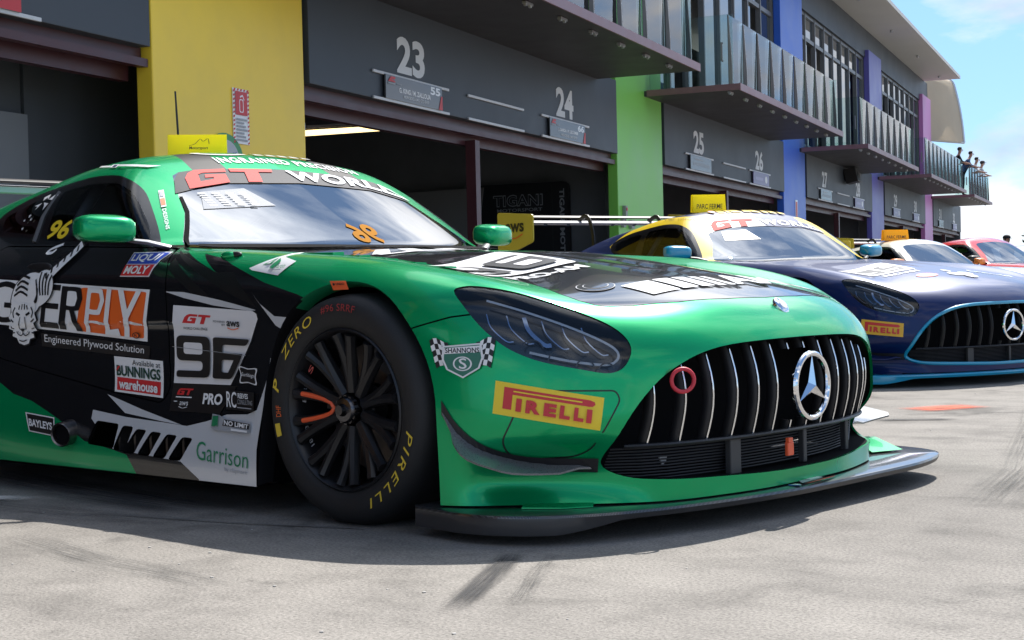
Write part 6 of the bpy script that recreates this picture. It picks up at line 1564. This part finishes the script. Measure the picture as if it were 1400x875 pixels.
def swap(root, table):
    for o in tree(root):
        if o.type != 'MESH': continue
        for i in range(len(o.material_slots)):
            m = o.data.materials[i]
            if m and m.name in table:
                o.material_slots[i].link = 'OBJECT'; o.material_slots[i].material = table[m.name]
WH = paint('cream_white_paint', (.70, .66, .52), metal=0, rough=.3); REDP = paint('red_paint', (.55, .02, .02), metal=0, rough=.3)
car3 = copy_car(car2); car4 = copy_car(car2)
swap(car3, {'navy_paint': WH, 'cyan_paint': mat('orange_trim', (.7, .2, .03), rough=.4), 'yellow_roof_paint': WH})
swap(car4, {'navy_paint': REDP, 'cyan_paint': M_BLACK, 'yellow_roof_paint': REDP})
car3['label'] = 'white coupe showing only its roof and screen over the blue bonnet'; car4['label'] = 'red car farthest along the row with a red framed screen'
PLACE = [(car2, (-1.579, 5.65), -16.0), (car3, (-4.80, 15.55), -9.0), (car4, (-5.20, 18.9), -7.0)]
# extra marks for the blue car, made in its own space before it is moved
def child_art(*a, **k): return body_art(*a, **k)
a = Art(); a.text('L. TOUT', .05, .2, .45, .9, M_BLK); a.text('J. LOVE', .6, .2, .98, .9, M_BLK); body_art('driver_names', a, SIDE_FR, [(-1.78, 1.185), (-1.44, 1.172), (-1.40, 1.150), (-1.74, 1.160)], p2['body'], base=.003)
a = Art(); a.poly([(y, z) for y, z in zip(ys, top-.002)]+[(y, z) for y, z in zip(ys[::-1], bot[::-1])], mat('visor_strip_navy', (.05, .06, .14), rough=.3)); body_art('visor_strip', a, GLASS_FR, U4, p2['screen'])
a = Art(); tmp = Art(); gt_mark(tmp, -.53, .04, -.06, .94, CORAL)
for V, F, m in tmp.items: a.poly(on_visor(V), m)
V, F, lo, hi = text_mesh('WORLD', .04, .25, 1.08, 3); W = (V-lo)/(hi-lo); a.mesh(np.array(on_visor([(.00+.60*x, .14+.72*y) for x, y in W])), F, M_WHITE); body_art('visor_lettering', a, GLASS_FR, U4, p2['screen'], base=.0040)
a = Art(); a.poly([(-.52, .99), (-.47, 1.06), (-.24, 1.075), (-.20, 1.0)], M_WHITE); body_art('screen_papers', a, GLASS_FR, U4, p2['screen'])
a = Art(); a.rect(0, 0, 1, 1, mat('amber_sticker', (.74, .42, .03), rough=.45)); a.poly([(.085, .20), (.085, .86), (.87, .86), (.92, .76), (.87, .66), (.165, .66), (.165, .20)], M_RED)
for ch, x0, x1 in (('I', .205, .255), ('R', .295, .43), ('E', .46, .575), ('L', .605, .70), ('L', .735, .825), ('I', .85, .90)): a.text(ch, x0, .18, x1, .56, M_RED, bold=.06)
body_art('tyre_brand_sticker', a, DIAG_FR, [(-.31, .430), (-.06, .400), (-.067, .315), (-.318, .340)], p2['bumper'])
def hood2(a, name, x0, x1, y0, y1): return body_art(name, a, TOP_FR, [(x0, y0), (x0, y1), (x1, y1), (x1, y0)], p2['hood'])
a = Art(); a.poly(round_poly([(0, 0), (1, 0), (1, 1), (0, 1)], .06), PW); a.poly(round_poly([(.12, .68), (.46, .68), (.46, .12), (.12, .12), (.12, .26), (.36, .26), (.36, .34), (.12, .34)], .03), M_BLK); nine(a, .54, .12, .90, .68, M_BLK, PW); hood2(a, 'number_plate', .05, .36, -.60, -.18)
a = Art(); a.text('PRO-AM', .1, .1, .95, .9, M_WHITE, bold=.04); hood2(a, 'class_lettering', .38, .44, -.58, -.20)
a = Art(); a.poly(ring_pts(.5, .85, .12, .14, 14), M_WHITE); a.poly(ring_pts(.3, .45, .28, .17, 16), M_WHITE); a.poly(ring_pts(.72, .45, .26, .17, 16), M_WHITE); a.poly(ring_pts(.58, .2, .2, .16, 16), M_WHITE); hood2(a, 'bonnet_graphic', .40, .70, -.10, .12)
a = Art(); a.poly(ring_pts(.5, .5, .5, .5, 20), M_PINK); hood2(a, 'bonnet_graphic', .50, .60, -.38, -.20)
a = Art(); a.text('Griffith', .0, .35, 1, 1, M_WHITE, bold=.02, shear=.2); a.rect(.15, .1, .9, .22, M_WHITE); hood2(a, 'bonnet_lettering', .42, .56, .20, .62)
a = Art()
for x0, w, sl in ((.02, .09, .03), (.14, .05, .02), (.22, .13, -.03), (.38, .10, .05), (.51, .12, -.04), (.66, .08, .03), (.77, .10, .0), (.90, .09, .03)): a.poly([(x0, .08), (x0+w, .05), (x0+w+sl, .95), (x0+sl+.01, .92)], YELP)
a.poly(ring_pts(-.06, .3, .04, .22, 14), M_PINK)
body_art('roof_lettering', a, TOP_FR, [(-1.60, -.30), (-1.60, .40), (-1.47, .40), (-1.47, -.30)], p2['body'])
a = Art(); a.text('aws', .20, .42, .80, .74, M_BLK, bold=.03); a.line(catmull([(.22, .34), (.48, .20), (.76, .34)], 5), .04, M_ORG)
ep = [o for o in tree(car2) if o.name.startswith('wing_endplate')]
flat_art('endplate_print', a, (-3.86, -.943, 1.05), (.46, 0, 0), (0, 0, .24), ep[0]); 
a = Art()
for k in range(7): a.poly([(.05+.13*k, .1), (.15+.13*k, .1), (.15+.13*k, .9), (.05+.13*k, .9)], M_BLK) if 0 else a.poly([(.055+.13*k, .15), (.075+.13*k, .15), (.085+.13*k, .9), (.065+.13*k, .9)], M_BLK)
flat_art('wing_print', a, (-3.4195, -.90, 1.192), (0, 1.80, 0), (0, 0, .024), p2['wing'])
p2['wing'].location.x = .30
for c, (x, y), yaw in PLACE: c.location = (x, y, 0); c.rotation_euler = (0, 0, rad(yaw))
car4.scale = (1, 1, 1.06)
def on_car(c, p): return c.matrix_basis @ Vector(p)
roof_box(on_car(car2, (-1.66, -.24, 1.232)), rad(-40), 'upright yellow roof sign lettered PARC FERME on the blue car', .26, .135, (('PARC FERME', .10, .18, .90, .46),))
roof_box(on_car(car3, (-1.66, -.30, 1.225)), rad(-30), 'amber yellow roof sign lettered PARC FERME on the white car', .40, .15, (('PARC FERME', .10, .18, .90, .46),), col=SIGNA)
# ---------------------------------------------------------------- people
SKIN = mat('skin', (.42, .24, .17), rough=.55); HAIR = mat('hair_dark', (.02, .015, .012), rough=.7)
def person(lab, loc, rz, shirt, trousers, arms='down', hair=HAIR, cap=None, lean=0., group=None):
    """one continuous skinned body, posed, with head features; faces the local +x"""
    root = empty('person', loc, rz); tag(root, lab, 'person', group)
    V, E, Rd = [], [], []
    def chain(start, pts):
        prev = start; out = []
        for p, r in pts:
            V.append(p); Rd.append(r)
            if prev is not None: E.append((prev, len(V)-1))
            prev = len(V)-1; out.append(prev)
        return out
    L = lean
    sp = chain(None, [((0, 0, .95), (.125, .165)), ((.01+.1*L, 0, 1.08), (.105, .14)), ((.02+.25*L, 0, 1.24), (.115, .165)), ((.01+.42*L, 0, 1.38), (.105, .165)), ((.01+.5*L, 0, 1.47), (.055, .06)), ((.02+.55*L, 0, 1.54), (.052, .055)), ((.03+.6*L, 0, 1.61), (.080, .072)), ((.035+.62*L, 0, 1.69), (.092, .078)), ((.02+.63*L, 0, 1.745), (.055, .05))])
    for s in (-1, 1):
        chain(sp[0], [((0, s*.095, .86), (.085, .085)), ((.015, s*.105, .50), (.058, .058)), ((-.015, s*.11, .10), (.042, .042)), ((.03, s*.115, .04), (.038, .042)), ((.13, s*.125, .03), (.028, .04))])
        sh_ = (.01+.4*L, s*.18, 1.40)
        if arms == 'rail': pts = [(sh_, (.058, .058)), ((.10+.4*L, s*.25, 1.20), (.045, .045)), ((.34+.4*L, s*.16, 1.12), (.034, .034)), ((.42+.4*L, s*.12, 1.12), (.028, .036))]
        elif arms == 'reach' and s < 0: pts = [(sh_, (.058, .058)), ((.20+.4*L, s*.24, 1.22), (.045, .045)), ((.44+.4*L, s*.18, 1.18), (.034, .034)), ((.53+.4*L, s*.16, 1.18), (.028, .036))]
        else: pts = [(sh_, (.058, .058)), ((-.02+.35*L, s*.24, 1.13), (.045, .045)), ((.05+.25*L, s*.25, .90), (.034, .034)), ((.07+.25*L, s*.245, .81), (.026, .036))]
        arm = chain(sp[3], pts)
        hp_ = np.array(pts[-1][0]); wv = hp_-np.array(pts[-2][0]); wv /= np.linalg.norm(wv)
        side = np.cross(wv, (0, 0, 1)) if abs(wv[2]) < .9 else np.array((1., 0, 0)); side /= np.linalg.norm(side)
        for k, (o_, ln) in enumerate(((-.026, .065), (-.009, .078), (.009, .074), (.025, .058))):
            b = hp_+side*o_+wv*.03; bend = np.array((0, 0, -.012))
            chain(arm[-1], [(tuple(b), (.009, .009)), (tuple(b+wv*ln*.5+bend*.4), (.0085, .0085)), (tuple(b+wv*ln+bend*1.6), (.007, .007))])
        b = hp_-side*.03*s*-1+wv*.0; chain(arm[-1], [(tuple(b), (.010, .010)), (tuple(b+side*.02*s+wv*.04), (.008, .008))])
    me = bpy.data.meshes.new('b'); me.from_pydata(V, E, []); o = bpy.data.objects.new('b', me); COL.objects.link(o)
    sk = o.modifiers.new('s', 'SKIN'); sk.use_smooth_shade = True
    for i, r in enumerate(Rd): me.skin_vertices[0].data[i].radius = r
    me.skin_vertices[0].data[0].use_root = True
    sb = o.modifiers.new('u', 'SUBSURF'); sb.levels = 2
    dg = bpy.context.evaluated_depsgraph_get(); dg.update(); m2 = bpy.data.meshes.new_from_object(o.evaluated_get(dg)); bpy.data.objects.remove(o)
    m2.materials.clear()
    for m in (SKIN, shirt, trousers, M_BLACK): m2.materials.append(m)
    for p in m2.polygons:
        c = p.center; p.use_smooth = True
        ay = abs(c.y)
        if c.z > 1.46: k = 0
        elif c.z < .075: k = 3
        elif c.z < .97 and ay < .20: k = 2
        elif ay > .19 and c.z < 1.18 or c.x > .30+.4*L: k = 0
        else: k = 1
        p.material_index = k
    b = bpy.data.objects.new('body', m2); COL.objects.link(b); b.parent = root
    hx, hz_ = .035+.62*L, 1.685
    bm = bmesh.new()
    superell(bm, (hx-.012, 0, hz_+.025), (.100, .084, .085), 2.1, 10)
    for v in bm.verts:
        if v.co.x > hx+.055 and v.co.z < hz_+.055: v.co.x = hx+.03
        if v.co.z < hz_-.03 and v.co.x > hx-.02: v.co.z = hz_-.01
    bmobj('hair', bm, hair, b, smooth=60)
    bm = bmesh.new()
    for s in (-1, 1): superell(bm, (hx+.083, s*.030, hz_-.005), (.012, .013, .009), 2, 6)
    bmobj('eyes', bm, mat('eye_dark', (.03, .02, .02)), b)
    bm = bmesh.new(); superell(bm, (hx+.098, 0, hz_-.035), (.018, .012, .026), 2, 6); bmobj('nose', bm, SKIN, b, smooth=60)
    bm = bmesh.new(); superell(bm, (hx+.082, 0, hz_-.075), (.012, .024, .007), 2, 6); bmobj('mouth', bm, mat('lips', (.30, .12, .10)), b)
    bm = bmesh.new()
    for s in (-1, 1): superell(bm, (hx, s*.083, hz_-.02), (.018, .010, .030), 2, 6)
    bmobj('ears', bm, SKIN, b, smooth=60)
    if cap:
        bm = bmesh.new(); superell(bm, (hx-.005, 0, hz_+.045), (.112, .094, .075), 2.1, 10)
        for v in bm.verts:
            if v.co.z < hz_+.02: v.co.z = hz_+.02
        prism(bm, [(.07, -.07), (.15, -.055), (.185, 0), (.15, .055), (.07, .07)], (hx, 0, hz_+.018), (1, 0, 0), (0, 1, 0), (0, 0, .008))
        bmobj('cap', bm, cap, b, smooth=50)
    return root
TSH = mat('shirt_black', (.012, .012, .014), rough=.8); JEAN = mat('trousers_dark', (.02, .022, .03), rough=.85); GRYS = mat('shirt_grey', (.20, .20, .21), rough=.8); WHS = mat('shirt_white', (.62, .60, .58), rough=.8); BLS = mat('shirt_blue', (.04, .10, .20), rough=.8)
person('person in a black cap and black shirt standing beyond the red car', (-13.0, 35.0, 0), rad(-25), TSH, JEAN, 'reach', cap=mat('cap_black', (.01, .01, .012), rough=.8))
person('person in grey with an arm raised cut by the right edge of the photo', (-8.55, 26.3, 0), rad(150), GRYS, JEAN, 'rail', lean=.25)
person('person in dark clothes inside garage 25, only the head showing over the blue car', tuple(local(24.3, 8.2, .012)), rad(-10), TSH, JEAN)
def balc(s, y): return tuple(local(s, y, 4.035))
person('person in black leaning on the balcony corner under the canopy', balc(56.3, 4.9), BYAW-rad(70), TSH, JEAN, 'rail', lean=.3)
person('person in a blue shirt leaning forward on the balcony beside the one in black', balc(58.6, 4.85), BYAW-rad(80), BLS, JEAN, 'rail', lean=.5)
person('person in a white shirt leaning on the end balcony, left of the last two', balc(61.9, 4.85), BYAW-rad(80), WHS, JEAN, 'rail', lean=.35)
person('person in white farthest along the end balcony', balc(64.2, 4.85), BYAW-rad(60), WHS, JEAN, 'rail', lean=.4, cap=mat('cap_dark', (.03, .03, .04), rough=.8))

# ---------------------------------------------------------------- beyond the pit lane: wire fence posts, trees
GALV = mat('galvanised', (.30, .31, .32), rough=.5, metal=.6)
for i, (x, y, z) in enumerate(((-30.5, 98, 3.4),)):
    r = empty('lamp_post', (x, y, 0)); tag(r, 'grey lamp post with a bent head near the right edge of the photo', 'lamp post')
    g = bmesh.new(); tube(g, [(0, 0, 0), (0, 0, z), (.15, .25, z+.35), (.5, .9, z+.45)], [.09, .08, .07, .06], 8); bmobj('pole', g, GALV, r)
    g = bmesh.new(); box(g, (.65, 1.15, z+.42), (.3, .6, .12), bev=.03); bmobj('lamp_head', g, GALV, r)
r = empty('wire_fence', (-40, 100, 0)); tag(r, 'thin wire mesh fence across the far end of the lane', 'fence')
g = bmesh.new()
for k in range(7): tube(g, [(-12, 0, .4+.42*k), (45, 14, .4+.42*k)], .018, 4)
bmobj('wire', g, GALV, r)
for k in range(10):
    g = bmesh.new(); tube(g, [(-12+6.3*k, 1.55*k, 0), (-12+6.3*k, 1.55*k, 3.0)], .04, 6); bmobj('fence_post', g, GALV, r)
def tree_(lab, loc, hgt, rad_, seed, col):
    rg = random.Random(seed); r = empty('tree', loc); tag(r, lab, 'tree', 'trees beyond the end of the lane')
    g = bmesh.new(); tube(g, [(0, 0, 0), (.1, .05, hgt*.35), (.05, .1, hgt*.6)], [.25, .2, .12], 8)
    for k in range(5):
        a = 2*PI*k/5; tube(g, [(.08, .05, hgt*.4), (math.cos(a)*rad_*.6, math.sin(a)*rad_*.6, hgt*.72)], [.1, .04], 6)
    bmobj('trunk', g, mat('bark', (.09, .07, .05), rough=.9), r)
    V, F = [], []
    clumps = [(rg.gauss(0, rad_*.42), rg.gauss(0, rad_*.42), hgt*.68+rg.gauss(0, hgt*.13), rg.uniform(.25, .5)*rad_) for _ in range(16)]
    for _ in range(2600):
        cx_, cy_, cz_, cr = rg.choice(clumps); d = Vector((rg.gauss(0, 1), rg.gauss(0, 1), rg.gauss(0, .8))); d = d.normalized()*cr*rg.uniform(.4, 1.05); p = Vector((cx_, cy_, cz_))+d
        u = Vector((rg.gauss(0, 1), rg.gauss(0, 1), rg.gauss(0, 1))).normalized(); w = u.orthogonal().normalized(); s = rg.uniform(.10, .22); k = len(V)
        V += [p+u*s, p+w*s*.5, p-u*s, p-w*s*.5]; F.append((k, k+1, k+2, k+3))
    meshobj('crown', V, F, [col], r)
TR1 = mat('foliage_olive', (.055, .075, .030), rough=.8, noise_amt=.35, noise_scale=1.5); TR2 = mat('foliage_dark', (.035, .055, .025), rough=.8, noise_amt=.35, noise_scale=1.5)
tree_('small dark tree showing just over the red roof', (-44, 122, 0), 6.6, 2.6, 3, TR2)
tree_('lower olive tree right of the dark one beyond the red car', (-39, 124, 0), 5.2, 2.0, 5, TR1)
tree_('pale olive tree low by the right edge of the photo', (-31, 118, 0), 4.6, 3.0, 8, TR1)
